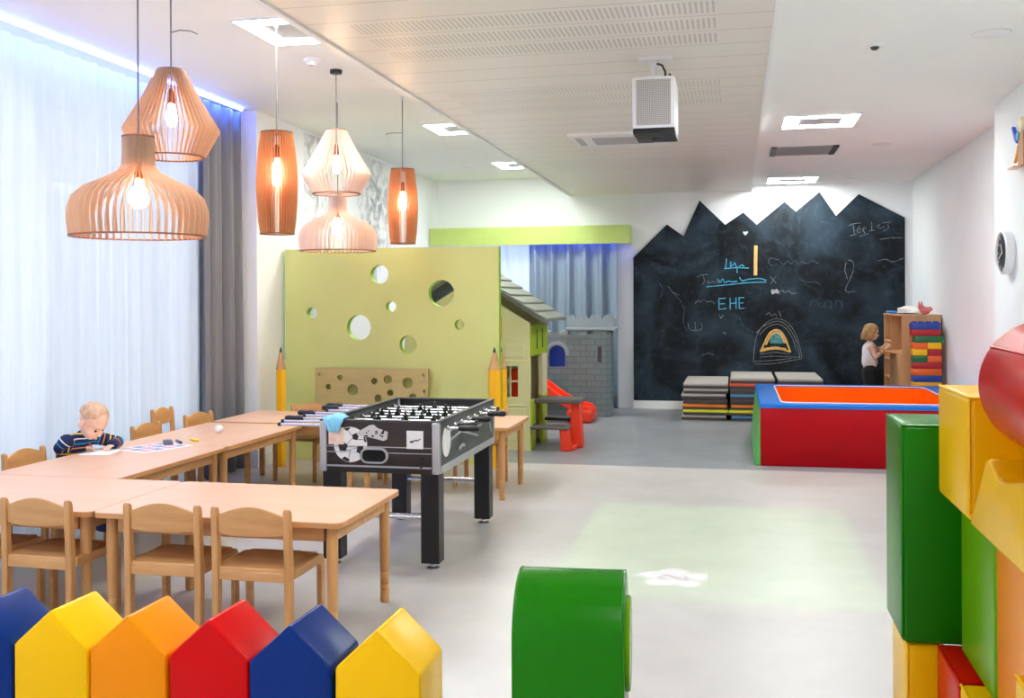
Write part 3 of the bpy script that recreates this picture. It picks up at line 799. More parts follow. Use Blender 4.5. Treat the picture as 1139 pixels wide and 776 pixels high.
# end print: silver lines, ball, boot, goal mouth, score card, sticker
ye = -HY - 0.001
for z, h in ((0.68, 0.005), (0.648, 0.004), (0.57, 0.010)):
    MB().bb(-HX + 0.045, HX - 0.045, ye - 0.002, ye + 0.002, z - h / 2, z + h / 2).build('silver_line', M_silver, fz, smooth=False)
def disc_xz(mb, cx, cz, r, y, t, n=36, a0=0): mb.prism(circ(cx, cz, r, n, a0), 'y', y - t, y)
ballc = (-0.167, 0.69)
mb_ = MB(); disc_xz(mb_, ballc[0], ballc[1], 0.099, ye, 0.002); fbp = mb_.build('football_print', M_wht, fz, smooth=False)
def clipc(px, pz):
    d = math.hypot(px, pz)
    if d > 0.097: px, pz = px * 0.097 / d, pz * 0.097 / d
    return (ballc[0] + px, ballc[1] + pz)
for cx, cz, r, a in ((-0.045, -0.012, 0.03, 0.3), (0.06, -0.028, 0.026, 1.0), (0.03, 0.045, 0.021, 0.2), (-0.02, 0.098, 0.022, 0.9), (-0.03, -0.095, 0.028, 0.5), (0.098, 0.035, 0.022, 0.2)):
    MB().prism([clipc(cx + r * math.cos(a + 2 * PI * i / 5), cz + r * math.sin(a + 2 * PI * i / 5)) for i in range(5)], 'y', ye - 0.0035, ye - 0.001).build('black_patch', M_prblk, fbp, smooth=False)
m = MB()
for a, b in (((-0.02, 0.0), (0.01, 0.035)), ((-0.03, -0.035), (0.0, -0.03)), ((0.0, -0.03), (0.045, -0.015)), ((0.0, -0.03), (-0.01, -0.075)), ((0.04, 0.03), (0.075, 0.03)), ((0.01, 0.05), (-0.015, 0.08))):
    m.ribbon([(ballc[0] + a[0], ballc[1] + a[1]), (ballc[0] + b[0], ballc[1] + b[1])], 0.003, ye - 0.002, 0.001)
m.build('seam_line', M_dark, fbp, smooth=False)
bt = MB().prism([(-0.135, 0.755), (-0.10, 0.775), (-0.055, 0.80), (-0.03, 0.805), (-0.005, 0.785), (0.03, 0.775), (0.055, 0.765), (0.05, 0.725), (0.03, 0.715), (-0.01, 0.725), (-0.06, 0.735), (-0.10, 0.735)], 'y', ye - 0.004, ye).build('boot_print', mat('print_boot_grey', (196, 194, 192), rough=0.5), fz, smooth=False)
m = MB()
rb = random.Random(4)
for _ in range(16):
    disc_xz(m, -0.1 + rb.random() * 0.14, 0.737 + rb.random() * 0.04, 0.004 + rb.random() * 0.003, ye - 0.004, 0.001, 8)
m.build('black_dot', M_prblk, bt, smooth=False)
def stadium(cx, cz, hw, hh, n=10):
    P = []
    for s, a0 in ((1, -90), (-1, 90)):
        for i in range(n + 1):
            a = math.radians(a0 + 180 * i / n); P.append((cx + s * (hw - hh) + hh * math.cos(a), cz + hh * math.sin(a)))
    return P
so, si = stadium(-0.025, 0.632, 0.083, 0.044), stadium(-0.025, 0.632, 0.071, 0.033)
V = [(p[0], ye - 0.012, p[1]) for p in so] + [(p[0], ye - 0.012, p[1]) for p in si] + [(p[0], ye, p[1]) for p in so]; n = len(so)
F = [(i, (i + 1) % n, n + (i + 1) % n, n + i) for i in range(n)] + [(i, (i + 1) % n, 2 * n + (i + 1) % n, 2 * n + i) for i in range(n)]
gr = MB().add(V, F).build('ball_return_ring', M_silver, fz)
MB().prism(si, 'y', ye - 0.004, ye - 0.0005).build('ball_return_hole', mat('hole_black', (4, 4, 4), rough=0.9), gr, smooth=False)
MB().bb(-0.297, -0.205, ye - 0.004, ye, 0.69, 0.785).build('sticker', M_prpink, fz, smooth=False)
cd = MB().bb(0.165, 0.262, ye - 0.004, ye, 0.675, 0.775).build('score_card', M_wht, fz, smooth=False)
m = MB().ribbon([(0.185, 0.712), (0.198, 0.716), (0.215, 0.722), (0.232, 0.722)], 0.007, ye - 0.004, 0.001).ribbon([(0.19, 0.718), (0.2, 0.708)], 0.006, ye - 0.004, 0.001).ribbon([(0.236, 0.726), (0.245, 0.73)], 0.006, ye - 0.004, 0.001)
m.build('ink_mark', M_prblk, cd, smooth=False)
for x, z in ((-0.29, 0.62), (-0.29, 0.585), (0.25, 0.62), (0.25, 0.575)):
    MB().cyl((x, ye, z), (x, ye - 0.008, z), 0.008, n=12).build('bolt', M_black, fz)
# right side print
xs = HX + 0.0005
MB().prism(circ(-HY + 0.14, 0.70, 0.085, 28), 'x', xs, xs + 0.002).build('football_print', M_wht, fz, smooth=False)
m = MB()
def ribx(pts, w_):
    for i in range(len(pts) - 1):
        a, b = Vector((0, *pts[i])), Vector((0, *pts[i + 1])); d = (b - a).normalized(); s = Vector((0, -d.z, d.y)) * w_ / 2
        m.add([(xs + 0.0025, *(a - s)[1:]), (xs + 0.0025, *(b - s)[1:]), (xs + 0.0025, *(b + s)[1:]), (xs + 0.0025, *(a + s)[1:]),
               (xs, *(a - s)[1:]), (xs, *(b - s)[1:]), (xs, *(b + s)[1:]), (xs, *(a + s)[1:])], [(0, 1, 2, 3), (0, 4, 5, 1), (1, 5, 6, 2), (2, 6, 7, 3), (3, 7, 4, 0)])
ribx([(-0.45, 0.75), (-0.3, 0.775), (-0.1, 0.74), (0.1, 0.70), (0.3, 0.70)], 0.016); ribx([(-0.42, 0.70), (-0.2, 0.72), (0.0, 0.68), (0.2, 0.64)], 0.012)
ribx([(0.35, 0.80), (0.42, 0.74), (0.5, 0.70), (0.56, 0.62)], 0.02); ribx([(-0.25, 0.62), (-0.18, 0.635), (-0.12, 0.625)], 0.02)
m.build('swoosh_print', mat('print_grey', (168, 172, 172), rough=0.5), fz, smooth=False)
# rods with players, grips and bearings
counts = [1, 2, 3, 5, 5, 3, 2, 1]
for i in range(8):
    y = -0.53 + i * 0.15; hand_right = i in (0, 1, 3, 5); sh = random.Random(i).uniform(-0.05, 0.02)
    x0, x1 = (-0.67 + sh, 0.52 + sh) if hand_right else (-0.76 + sh, 0.44 + sh)
    z = 0.778
    rod = MB().cyl((x0, y, z), (x1, y, z), 0.008, n=12).build('rod', M_chrome, fz)
    if hand_right:
        MB().lathe([(0.001, 0), (0.013, 0), (0.018, 0.02), (0.016, 0.06), (0.018, 0.1), (0.012, 0.118), (0.001, 0.118)], n=16).build('grip', M_black, rod).matrix_local = Matrix.Translation((x1 - 0.10, y, z)) @ Matrix.Rotation(PI / 2, 4, 'Y')
        MB().cyl((x0 - 0.006, y, z), (x0 + 0.012, y, z), 0.011, n=12).build('end_cap', M_black, rod)
    else:
        MB().lathe([(0.001, 0), (0.013, 0), (0.018, 0.02), (0.016, 0.06), (0.018, 0.1), (0.012, 0.118), (0.001, 0.118)], n=16).build('grip', M_black, rod).matrix_local = Matrix.Translation((x0 + 0.10, y, z)) @ Matrix.Rotation(-PI / 2, 4, 'Y')
        MB().cyl((x1 - 0.012, y, z), (x1 + 0.006, y, z), 0.011, n=12).build('end_cap', M_black, rod)
    for s in (-1, 1):
        MB().cyl((s * (HX - 0.05), y, z), (s * (HX + 0.02), y, z), 0.015, n=14).build('bearing', M_chrome, rod)
    npl = counts[i]
    for q in range(npl):
        px = (q - (npl - 1) / 2) * (0.52 / max(npl, 3)) + sh
        pm = MB().ell((px, y, z + 0.030), 0.011, 10, 6).cyl((px, y, z + 0.02), (px, y, z - 0.035), 0.014, 0.009, 10).bb(px - 0.012, px + 0.012, y - 0.01, y + 0.01, z - 0.072, z - 0.03, bev=0.003).bb(px - 0.018, px + 0.018, y - 0.011, y + 0.011, z - 0.012, z + 0.014, bev=0.003)
        pm.build('player', M_black if i % 2 == 0 else M_dark, rod)

# light blue face mask / cloth over the corner
m = MB(); N = 12; V = []; F = []
for j in range(N + 1):
    for i in range(N + 1):
        u, v = i / N, j / N
        x = -0.062 + 0.124 * u; d = v * 0.165
        if d < 0.09: y, z = 0.07 - d, 0.012 + 0.02 * math.sin(u * PI) * (1 - v)
        else: y, z = -0.022, 0.012 - (d - 0.09)
        wd = 1.0 if d < 0.09 else 1.0 - (d - 0.09) / 0.135
        x *= max(wd, 0.12)
        z += 0.006 * math.sin(u * 19) * (0.4 + v * 0.3); y -= 0.006 * math.sin(u * 16 + 1) * (v > 0.45)
        V.append((x, y, z))
for j in range(N):
    for i in range(N): F.append((j * (N + 1) + i, j * (N + 1) + i + 1, (j + 1) * (N + 1) + i + 1, (j + 1) * (N + 1) + i))
o = MB().add(V, F).build('face_mask', mat('mask_light_blue', (136, 206, 236), rough=0.8, vary=0.06, scale=40), ang=80, fix=False)
o.location = (-1.955 - 0.262, 6.06 - HY, Z1); md = o.modifiers.new('t', 'SOLIDIFY'); md.thickness = 0.002
tag(o, 'light blue paper face mask draped over the foosball table corner', 'face mask')
# ================================================================== SCREEN WALL, PENCILS, HOLE BOARD
M_lyel = mat('lime_yellow_panel', (208, 214, 134), rough=0.45, vary=0.02, scale=1.5)
M_lgrn = mat('lime_panel_edge', (150, 194, 30), rough=0.45, vary=0.02)
scr = thing('cheese_panel', 'tall yellow green partition panel with round cheese holes', 'partition', (0, 8.95, 0))
holes = [(-3.225, 1.741, 0.088), (-3.896, 1.384, 0.052), (-3.113, 1.441, 0.05), (-3.43, 1.249, 0.118), (-2.95, 1.092, 0.084), (-2.63, 1.562, 0.122), (-2.459, 1.275, 0.046)]
holed_panel('panel', -4.165, -2.09, 0.0, 1.985, holes, 0.0, 0.085, [M_lyel, M_lgrn], scr)
o = thing('hole_board', 'low beige board with small round holes in front of the green panel', 'play board', (0, 8.86, 0))
M_plyb = wood('plywood_board', (196, 176, 116), (186, 166, 106), axis=0)
bh = [(-3.784, 0.815, 0.016), (-3.58, 0.79, 0.026), (-3.695, 0.702, 0.026), (-3.457, 0.675, 0.052), (-3.246, 0.757, 0.03), (-3.116, 0.775, 0.04), (-2.927, 0.745, 0.05), (-3.212, 0.6, 0.035), (-3.091, 0.652, 0.03), (-2.876, 0.61, 0.04), (-2.775, 0.82, 0.014), (-2.765, 0.67, 0.016), (-3.55, 0.5, 0.05), (-3.0, 0.45, 0.05)]
holed_panel('board', -3.83, -2.73, 0.0, 0.875, bh, 0.0, 0.025, [M_plyb, mat('ply_edge', (150, 124, 74), rough=0.6)], o)
M_penc = mat('pencil_yellow', (255, 188, 12), rough=0.4, vary=0.02)
M_tip = wood('pencil_wood', (206, 164, 110), (186, 142, 90), axis=2)
def pencil(x, y, h, r, label):
    t = thing('giant_pencil', label, 'pencil post', (x, y, 0), 0, 'giant yellow pencil posts')
    b = h - 0.20
    MB().cyl((0, 0, 0), (0, 0, b), r, n=6).build('shaft', M_penc, t, ang=20)
    MB().cyl((0, 0, b), (0, 0, h - 0.045), r, r * 0.3, n=18).build('wood_tip', M_tip, t)
    MB().cyl((0, 0, h - 0.045), (0, 0, h), r * 0.3, 0.004, n=14).build('lead', M_black, t)
pencil(-4.03, 8.56, 1.08, 0.046, 'giant yellow pencil post at the left end of the green panel')
pencil(-2.11, 8.85, 1.075, 0.055, 'giant yellow pencil post at the right end in front of the green panel')
pencil(-2.112, 9.12, 1.07, 0.055, 'giant yellow pencil post mostly hidden behind the right front pencil')

# ================================================================== PLAYHOUSE
M_cream = mat('cream_plastic', (226, 220, 178), rough=0.45, vary=0.015)
M_hgreen = mat('lime_plastic', (164, 190, 22), rough=0.4, vary=0.02)
M_roof = mat('roof_grey_plastic', (128, 134, 122), rough=0.55, vary=0.05)
M_roofd = mat('roof_grey_edge', (92, 92, 86), rough=0.55, vary=0.05)
M_taupe = mat('taupe_plastic', (96, 88, 88), rough=0.45, vary=0.03)
M_redp = mat('red_orange_plastic', (240, 58, 28), rough=0.35, vary=0.02)
ph = thing('playhouse', 'cream plastic playhouse with grey shingled roof and red picnic seat', 'playhouse', (-2.0, 9.9, 0))
W, D = 1.3, 0.95      # the house runs x from -W to 0, y from 0 to D; eaves at the sides
RP = lambda x: 1.33 + (min(-x, x + W)) * 0.62
# gable wall with window opening on the camera side
m = MB()
wx0, wx1, wz0, wz1 = -0.28, -0.12, 0.53, 0.84
zt = lambda x: RP(x) - 0.06
m.prism([(wx1, 0), (0, 0), (0, zt(0)), (wx1, zt(wx1))], 'y', 0, 0.05)
m.prism([(wx0, 0), (wx1, 0), (wx1, wz0), (wx0, wz0)], 'y', 0, 0.05)
m.prism([(wx0, wz1), (wx1, wz1), (wx1, zt(wx1)), (wx0, zt(wx0))], 'y', 0, 0.05)
m.prism([(-W, 0), (wx0, 0), (wx0, zt(wx0)), (-W / 2, zt(-W / 2)), (-W, zt(-W))], 'y', 0, 0.05)
fw = m.build('front_wall', M_cream, ph)
m = MB().bb(wx0, wx1, 0.01, 0.03, wz0 + 0.15, wz0 + 0.165).bb((wx0 + wx1) / 2 - 0.006, (wx0 + wx1) / 2 + 0.006, 0.01, 0.03, wz0, wz1)
m.build('window_bar', M_cream, fw, smooth=False)
for x0, x1, z0, z1 in ((-0.25, -0.05, 0.92, 1.06), (-0.25, -0.05, 0.1, 0.42), (-0.27, -0.03, 0.88, 0.895), (-0.26, -0.04, 0.44, 0.455)):
    MB().bb(x0, x1, -0.008, 0.002, z0, z1).build('wall_panel', M_cream, ph, bevel=0.006)
MB().bb(-0.315, -0.285, -0.012, 0.004, 1.10, 1.33).build('shutter', M_redp, ph, bevel=0.004)
MB().prism([(-W, 0), (0, 0), (0, zt(0)), (-W / 2, zt(-W / 2)), (-W, zt(-W))], 'y', D - 0.05, D).build('rear_wall', M_cream, ph)
MB().bb(-W, -W + 0.05, 0.05, D - 0.05, 0, 1.25).build('side_wall', M_cream, ph)
# open right side: cream post at the far end, lime fascia above, lime half wall below
MB().bb(-0.05, 0.0, 0.70, D - 0.05, 0, 1.28).build('side_post', M_cream, ph, bevel=0.004)
MB().bb(-0.045, 0.012, 0.02, D - 0.02, 0.93, 1.25).build('fascia', M_hgreen, ph, bevel=0.01)
for y in (0.3, 0.6): MB().bb(0.01, 0.02, y, y + 0.02, 1.0, 1.2).build('fascia_slot', M_roofd, ph, smooth=False)
MB().bb(-0.03, 0.012, 0.02, 0.24, 0, 0.5).build('half_wall', M_hgreen, ph, bevel=0.01)
MB().bb(-0.03, 0.012, 0.62, 0.90, 0, 0.5).build('half_wall', M_hgreen, ph, bevel=0.01)
MB().bb(-0.30, -0.12, 0.45, 0.52, 0.3, 0.78).build('inner_counter', M_redp, ph, bevel=0.02)
# roof slopes with overlapping shingle courses
for s in (0, 1):
    m = MB(); nC = 7
    for i in range(nC):
        f0, f1 = i / nC, (i + 1) / nC + 0.03
        def pt(f):   # f=0 eave, 1 ridge
            x = 0.20 - f * (0.20 + W / 2) if s == 0 else -W - 0.20 + f * (0.20 + W / 2)
            return x, 1.28 + f * 0.56
        (xa, za), (xb, zb) = pt(f0), pt(f1)
        m.prism([(xa, za), (xa, za + 0.035), (xb, zb + 0.012), (xb, zb - 0.01)], 'y', -0.10 + 0.004 * (i % 2), D + 0.10)
    m.build('roof_slope', M_roof, ph, bevel=0.006)
    (xa, za), (xb, zb) = ((0.205, 1.262), (-W / 2, 1.835)) if s == 0 else ((-W - 0.205, 1.262), (-W / 2, 1.835))
    MB().prism([(xa, za - 0.02), (xa, za + 0.03), (xb, zb), (xb, zb - 0.05)], 'y', -0.115, -0.085).build('barge_board', M_roofd, ph, bevel=0.005)
# picnic table growing out of the right side
MB().bb(0.0, 0.485, 0.16, 0.56, 0.455, 0.495).build('picnic_top', M_taupe, ph, bevel=0.014, bseg=3)
MB().bb(0.0, 0.39, -0.02, 0.17, 0.215, 0.25).build('bench', M_taupe, ph, bevel=0.012, bseg=3)
MB().bb(0.03, 0.40, 0.62, 0.80, 0.23, 0.265).build('bench', M_black, ph, bevel=0.012, bseg=3)
MB().prism([(0.34, 0.0), (0.48, 0.0), (0.46, 0.455), (0.37, 0.455)], 'y', 0.28, 0.42).build('picnic_leg', M_redp, ph, bevel=0.012)
MB().prism([(0.30, 0.0), (0.40, 0.0), (0.38, 0.22), (0.29, 0.22)], 'y', 0.02, 0.13).build('bench_leg', M_redp, ph, bevel=0.012)
MB().prism([(0.30, 0.0), (0.40, 0.0), (0.38, 0.24), (0.29, 0.24)], 'y', 0.66, 0.76).build('bench_leg', M_redp, ph, bevel=0.012)
MB().bb(0.35, 0.44, 0.10, 0.70, 0.0, 0.05).build('foot_bar', M_redp, ph, bevel=0.012)

# ================================================================== CASTLE AND SLIDE
def brick_mat():
    k = NT('castle_bricks'); p = k.n('ShaderNodeBsdfPrincipled'); tc = k.n('ShaderNodeTexCoord'); sp = k.n('ShaderNodeSeparateXYZ'); k.l(tc.outputs['Object'], sp.inputs[0])
    cv = k.n('ShaderNodeCombineXYZ'); k.l(k.math('ADD', sp.outputs[0], sp.outputs[1]), cv.inputs[0]); k.l(sp.outputs[2], cv.inputs[1])
    b = k.n('ShaderNodeTexBrick'); b.inputs['Scale'].default_value = 5.5; b.inputs['Mortar Size'].default_value = 0.018; b.inputs['Brick Width'].default_value = 0.9; b.inputs['Row Height'].default_value = 0.42
    b.inputs['Color1'].default_value = lin((114, 128, 134)); b.inputs['Color2'].default_value = lin((106, 120, 126)); b.inputs['Mortar'].default_value = lin((80, 92, 98))
    k.l(cv.outputs[0], b.inputs['Vector']); k.l(b.outputs['Color'], p.inputs['Base Color'])
    bp = k.n('ShaderNodeBump'); bp.inputs['Strength'].default_value = 0.6; bp.inputs['Distance'].default_value = 0.01; bp.invert = True
    k.l(b.outputs['Fac'], bp.inputs['Height']); k.l(bp.outputs[0], p.inputs['Normal']); p.inputs['Roughness'].default_value = 0.5
    k.l(p.outputs[0], k.out.inputs[0]); return k.m
M_brick = brick_mat(); M_cgrey = mat('castle_plain', (142, 156, 164), rough=0.5, vary=0.03); M_bluep = mat('blue_plastic', (24, 60, 170), rough=0.4)
cs = thing('toy_castle', 'grey plastic toy castle with brick walls and battlements', 'toy castle', (-2.2, 12.95, 0))
# front wall with an arched opening
ax0, ax1, az0, az1 = -0.16, 0.05, 0.63, 0.80
m = MB(); cx, rr = (ax0 + ax1) / 2, (ax1 - ax0) / 2
m.bb(-0.55, ax0, 0, 0.06, 0, 1.05); m.bb(ax1, 0.39, 0, 0.06, 0, 1.05); m.bb(ax0, ax1, 0, 0.06, 0, az0)
arc = [(cx + rr * math.cos(a), az1 + rr * math.sin(a)) for a in [PI * (10 - i) / 10 for i in range(11)]]
for i in range(10): m.prism([arc[i], arc[i + 1], (arc[i + 1][0], 1.05), (arc[i][0], 1.05)], 'y', 0, 0.06)
m.build('front_wall', M_brick, cs, ang=30)
MB().bb(-0.4, 0.25, 0.2, 0.22, 0.4, 0.95).build('inner_panel', M_bluep, cs)
m = MB()
for i in range(11):
    a = PI * i / 10
    m.box((cx + (rr + 0.03) * math.cos(a), -0.008, az1 + (rr + 0.03) * math.sin(a)), (0.05, 0.02, 0.055), (0, -a, 0), bev=0.005)
m.build('arch_stone', M_cgrey, cs)
m = MB()
for i in range(4): m.bb(-0.50 + i * 0.24, -0.38 + i * 0.24, -0.005, 0.065, 1.04, 1.10, bev=0.01)
m.build('wall_merlon', M_cgrey, cs)
MB().bb(-0.55, -0.49, 0.06, 0.75, 0, 1.05).build('side_wall', M_brick, cs)
MB().bb(-0.55, 0.39, 0.70, 0.76, 0, 1.05).build('rear_wall', M_brick, cs)
tw = MB().prism([(0.36, 0.02), (0.42, -0.03), (0.58, -0.03), (0.64, 0.03), (0.64, 0.28), (0.36, 0.28)], 'z', 0, 1.14).build('tower', M_brick, cs, bevel=0.01)
MB().bb(0.475, 0.525, -0.036, -0.028, 0.70, 0.90, bev=0.0).build('arrow_slit', M_dark, cs, smooth=False)
MB().prism([(0.06, -0.06), (0.70, -0.06), (0.70, 0.34), (0.06, 0.34)], 'z', 1.10, 1.14).build('parapet_ledge', M_cgrey, cs, bevel=0.012)
prof = []
for i in range(41):
    x = 0.08 + 0.60 * i / 40; ph_ = math.sin((x - 0.08) / 0.60 * 2 * PI * 3.5 - PI / 2 + PI)
    prof.append((x, 1.272 + 0.028 * max(-1, min(1, ph_ * 2.2))))
MB().prism([(0.08, 1.13)] + prof + [(0.68, 1.13)], 'y', -0.045, 0.0).build('battlement', M_cgrey, cs)
MB().prism([(0.08, 1.13)] + prof + [(0.68, 1.13)], 'y', 0.28, 0.325).build('battlement', M_cgrey, cs)
sl = thing('toy_slide', 'red plastic slide end beside the grey toy castle', 'slide', (-2.6, 12.45, 0))
path = [(-0.35, 0.72), (-0.1, 0.66), (0.25, 0.44), (0.5, 0.26), (0.7, 0.16), (0.86, 0.12)]
th = MB()
for i in range(len(path) - 1):
    (xa, za), (xb, zb) = path[i], path[i + 1]
    th.prism([(xa, za - 0.03), (xb, zb - 0.03), (xb, zb), (xa, za)], 'y', -0.22, 0.22)
    for s in (-1, 1): th.prism([(xa, za - 0.03), (xb, zb - 0.03), (xb, zb + 0.07), (xa, za + 0.07)], 'y', s * 0.22 - 0.025, s * 0.22 + 0.025)
th.build('chute', M_redp, sl, bevel=0.006)
MB().bb(0.58, 0.90, -0.26, 0.26, 0, 0.17, bev=0.05, seg=4).build('run_out', M_redp, sl)
MB().bb(-0.38, -0.28, -0.2, 0.2, 0, 0.70, bev=0.015).build('support', M_redp, sl)

# ================================================================== CHALKBOARD
def board_mat():
    k = NT('chalkboard_black'); p = k.n('ShaderNodeBsdfPrincipled'); co = k.coords()
    n1 = k.n('ShaderNodeTexNoise'); n1.inputs['Scale'].default_value = 1.3; n1.inputs['Detail'].default_value = 5; n1.inputs['Distortion'].default_value = 1.2; k.l(co, n1.inputs['Vector'])
    n2 = k.n('ShaderNodeTexNoise'); n2.inputs['Scale'].default_value = 5; n2.inputs['Detail'].default_value = 6; n2.inputs['Distortion'].default_value = 2.2; k.l(co, n2.inputs['Vector'])
    a = k.n('ShaderNodeMapRange'); a.inputs[1].default_value = 0.42; a.inputs[2].default_value = 0.78; k.l(n1.outputs['Fac'], a.inputs[0])
    b = k.n('ShaderNodeMapRange'); b.inputs[1].default_value = 0.52; b.inputs[2].default_value = 0.85; k.l(n2.outputs['Fac'], b.inputs[0])
    f = k.math('ADD', k.math('MULTIPLY', a.outputs[0], 0.18), k.math('MULTIPLY', b.outputs[0], 0.10), clamp=True)
    k.l(k.mixc(f, lin((9, 16, 22)), lin((112, 146, 176))), p.inputs['Base Color']); p.inputs['Roughness'].default_value = 0.62; p.inputs['Specular IOR Level'].default_value = 0.25
    k.l(p.outputs[0], k.out.inputs[0]); return k.m
outl = [(-1.376, 0.109), (-1.374, 2.07), (-0.912, 2.516), (-0.689, 2.352), (-0.474, 2.834), (-0.135, 2.495), (0.104, 2.657), (0.28, 2.491), (0.641, 2.79), (0.787, 2.655), (1.088, 2.905), (1.297, 2.584), (1.585, 2.864), (2.155, 2.541), (2.15, 0.109)]
cb = thing('chalkboard', 'black mountain shaped chalkboard covering the back wall', 'chalkboard', (0, 0, 0))
MB().prism(outl, 'y', 14.03, 14.0595).build('board', board_mat(), cb, smooth=False)
CH_blue=[[(-0.224,1.501),(-0.221,1.355)],[(-0.224,1.501),(-0.135,1.506)],[(-0.223,1.428),(-0.147,1.433)],[(-0.221,1.355),(-0.13,1.367)],[(-0.076,1.506),(-0.073,1.36)],[(0.003,1.512),(0.004,1.366)],[(-0.076,1.433),(0.003,1.439)],[(0.043,1.511),(0.046,1.366)],[(0.043,1.511),(0.108,1.513)],[(0.042,1.439),(0.096,1.443)],[(0.046,1.366),(0.111,1.372)],[(-0.145,1.905),(0.009,1.918),(0.168,1.909)],[(-0.12,2.034),(-0.13,1.913)],[(-0.061,1.997),(-0.068,1.924),(-0.014,1.972)],[(-0.014,1.984),(0.015,1.923),(0.021,1.85)],[(0.045,1.935),(0.092,1.952),(0.116,1.916)],[(-0.384,1.662),(-0.146,1.682),(0.138,1.714),(0.396,1.72)],[(0.05,1.783),(0.085,1.729),(0.15,1.758),(0.232,1.764),(0.314,1.772),(0.396,1.744)],[(-0.229,1.756),(-0.205,1.707),(-0.169,1.779),(-0.146,1.706),(-0.098,1.742),(-0.051,1.724),(0.02,1.735)]]
CH_white=[[(-0.504,1.795),(-0.455,1.825),(-0.36,1.83)],[(-0.431,1.819),(-0.408,1.733),(-0.444,1.691)],[(-0.372,1.745),(-0.348,1.696),(-0.3,1.744),(-0.265,1.695),(-0.235,1.792),(-0.229,1.695)],[(0.455,1.788),(0.528,1.701)],[(0.525,1.795),(0.457,1.698)],[(0.57,1.557),(0.605,1.622),(0.64,1.562),(0.686,1.616),(0.721,1.556),(0.79,1.573)],[(1.445,2.444),(1.501,2.473),(1.602,2.485)],[(1.512,2.467),(1.529,2.331)],[(1.478,2.32),(1.551,2.336)],[(1.591,2.447),(1.551,2.366),(1.602,2.353),(1.608,2.418),(1.568,2.407)],[(1.63,2.388),(1.681,2.404),(1.658,2.437),(1.625,2.4),(1.658,2.352)],[(1.743,2.491),(1.745,2.379)],[(1.703,2.374),(1.781,2.385)],[(1.849,2.466),(1.804,2.431),(1.871,2.406),(1.904,2.435)],[(1.871,2.477),(1.993,2.492),(1.938,2.464),(1.96,2.405),(1.882,2.371)],[(1.59,2.306),(1.703,2.345)],[(1.848,2.266),(1.97,2.281),(2.125,2.281)],[(1.824,1.984),(1.924,2.012),(1.991,1.958),(2.135,2.015)],[(1.448,2.001),(1.51,1.988),(1.521,1.905),(1.481,1.764),(1.384,1.575),(1.531,1.583)],[(1.42,1.966),(1.402,1.871),(1.436,1.752)],[(-0.541,1.435),(-0.493,1.49),(-0.469,1.441),(-0.421,1.502),(-0.385,1.447),(-0.326,1.477),(-0.278,1.428)],[(-0.219,1.282),(-0.196,1.233),(-0.166,1.282)],[(-0.173,1.027),(-0.149,1.051),(-0.137,1.015)],[(-0.639,1.173),(-0.615,1.075),(-0.519,1.063),(-0.435,1.099),(-0.459,1.173)],[(-0.543,1.185),(-0.531,1.063)],[(-0.449,0.734),(-0.365,0.765),(-0.293,0.741)],[(-0.903,1.676),(-0.843,1.59),(-0.758,1.552)],[(0.557,1.329),(0.592,1.257)],[(0.394,1.281),(0.441,1.317),(0.464,1.257),(0.511,1.305),(0.534,1.257)]]
CH_faint=[[(0.561,2.013),(0.456,2.05),(0.421,1.99),(0.467,1.93),(0.549,1.953)],[(0.584,1.988),(0.63,1.94),(0.676,2.011),(0.722,1.939),(0.769,2.022),(0.815,1.937),(0.861,1.997),(0.918,1.948),(0.987,2.007),(1.067,1.958)],[(0.825,1.758),(0.917,1.71),(1.02,1.721),(1.089,1.684)],[(0.962,1.399),(0.985,1.471),(1.053,1.47),(1.076,1.399)],[(1.144,1.387),(1.168,1.482),(1.247,1.446),(1.224,1.374)],[(1.281,1.386),(1.293,1.481),(1.372,1.445),(1.36,1.374)],[(-0.819,1.565),(-0.734,1.479),(-0.674,1.344),(-0.711,1.197),(-0.652,1.063)],[(-1.049,1.751),(-0.976,1.652),(-1.001,1.529)],[(0.042,1.257),(0.088,1.136),(0.229,1.04)],[(-0.286,2.133),(-0.227,2.181),(-0.215,2.096),(-0.275,2.084),(-0.286,2.145)]]
CH_arc=[[(0.227,0.642),(0.24,0.859),(0.276,1.028),(0.37,1.161),(0.487,1.227),(0.568,1.233),(0.672,1.185),(0.764,1.065),(0.821,0.898),(0.855,0.719)],[(0.264,1.04),(0.37,1.137),(0.487,1.191),(0.58,1.197),(0.672,1.137),(0.764,0.993),(0.809,0.838),(0.826,0.719)],[(0.311,1.016),(0.405,1.119),(0.51,1.161),(0.603,1.149),(0.683,1.065),(0.752,0.933),(0.78,0.802)],[(0.227,0.66),(0.368,0.661),(0.554,0.681),(0.716,0.7)],[(0.239,0.624),(0.426,0.62),(0.624,0.651),(0.855,0.701)],[(0.309,0.715),(0.485,0.728),(0.67,0.723),(0.832,0.713)],[(0.31,0.757),(0.508,0.782),(0.694,0.76)]]
CH_rainbow=[[(0.321,0.793),(0.369,0.896),(0.428,1.028),(0.498,1.079),(0.556,1.079),(0.614,1.029),(0.66,0.921),(0.705,0.79)],[(0.321,0.793),(0.462,0.83),(0.578,0.827),(0.705,0.79)],[(0.357,0.824),(0.508,0.848),(0.648,0.825)],[(0.392,0.884),(0.451,1.01),(0.521,1.053),(0.591,1.017),(0.636,0.909)]]
CH_teal=[[(0.45,0.908),(0.532,0.993),(0.602,0.933)],[(0.45,0.884),(0.613,0.897)],[(0.474,0.944),(0.579,0.957)],[(0.486,0.974),(0.567,0.981)],[(0.439,0.866),(0.625,0.867)],[(0.462,0.92),(0.602,0.921)]]

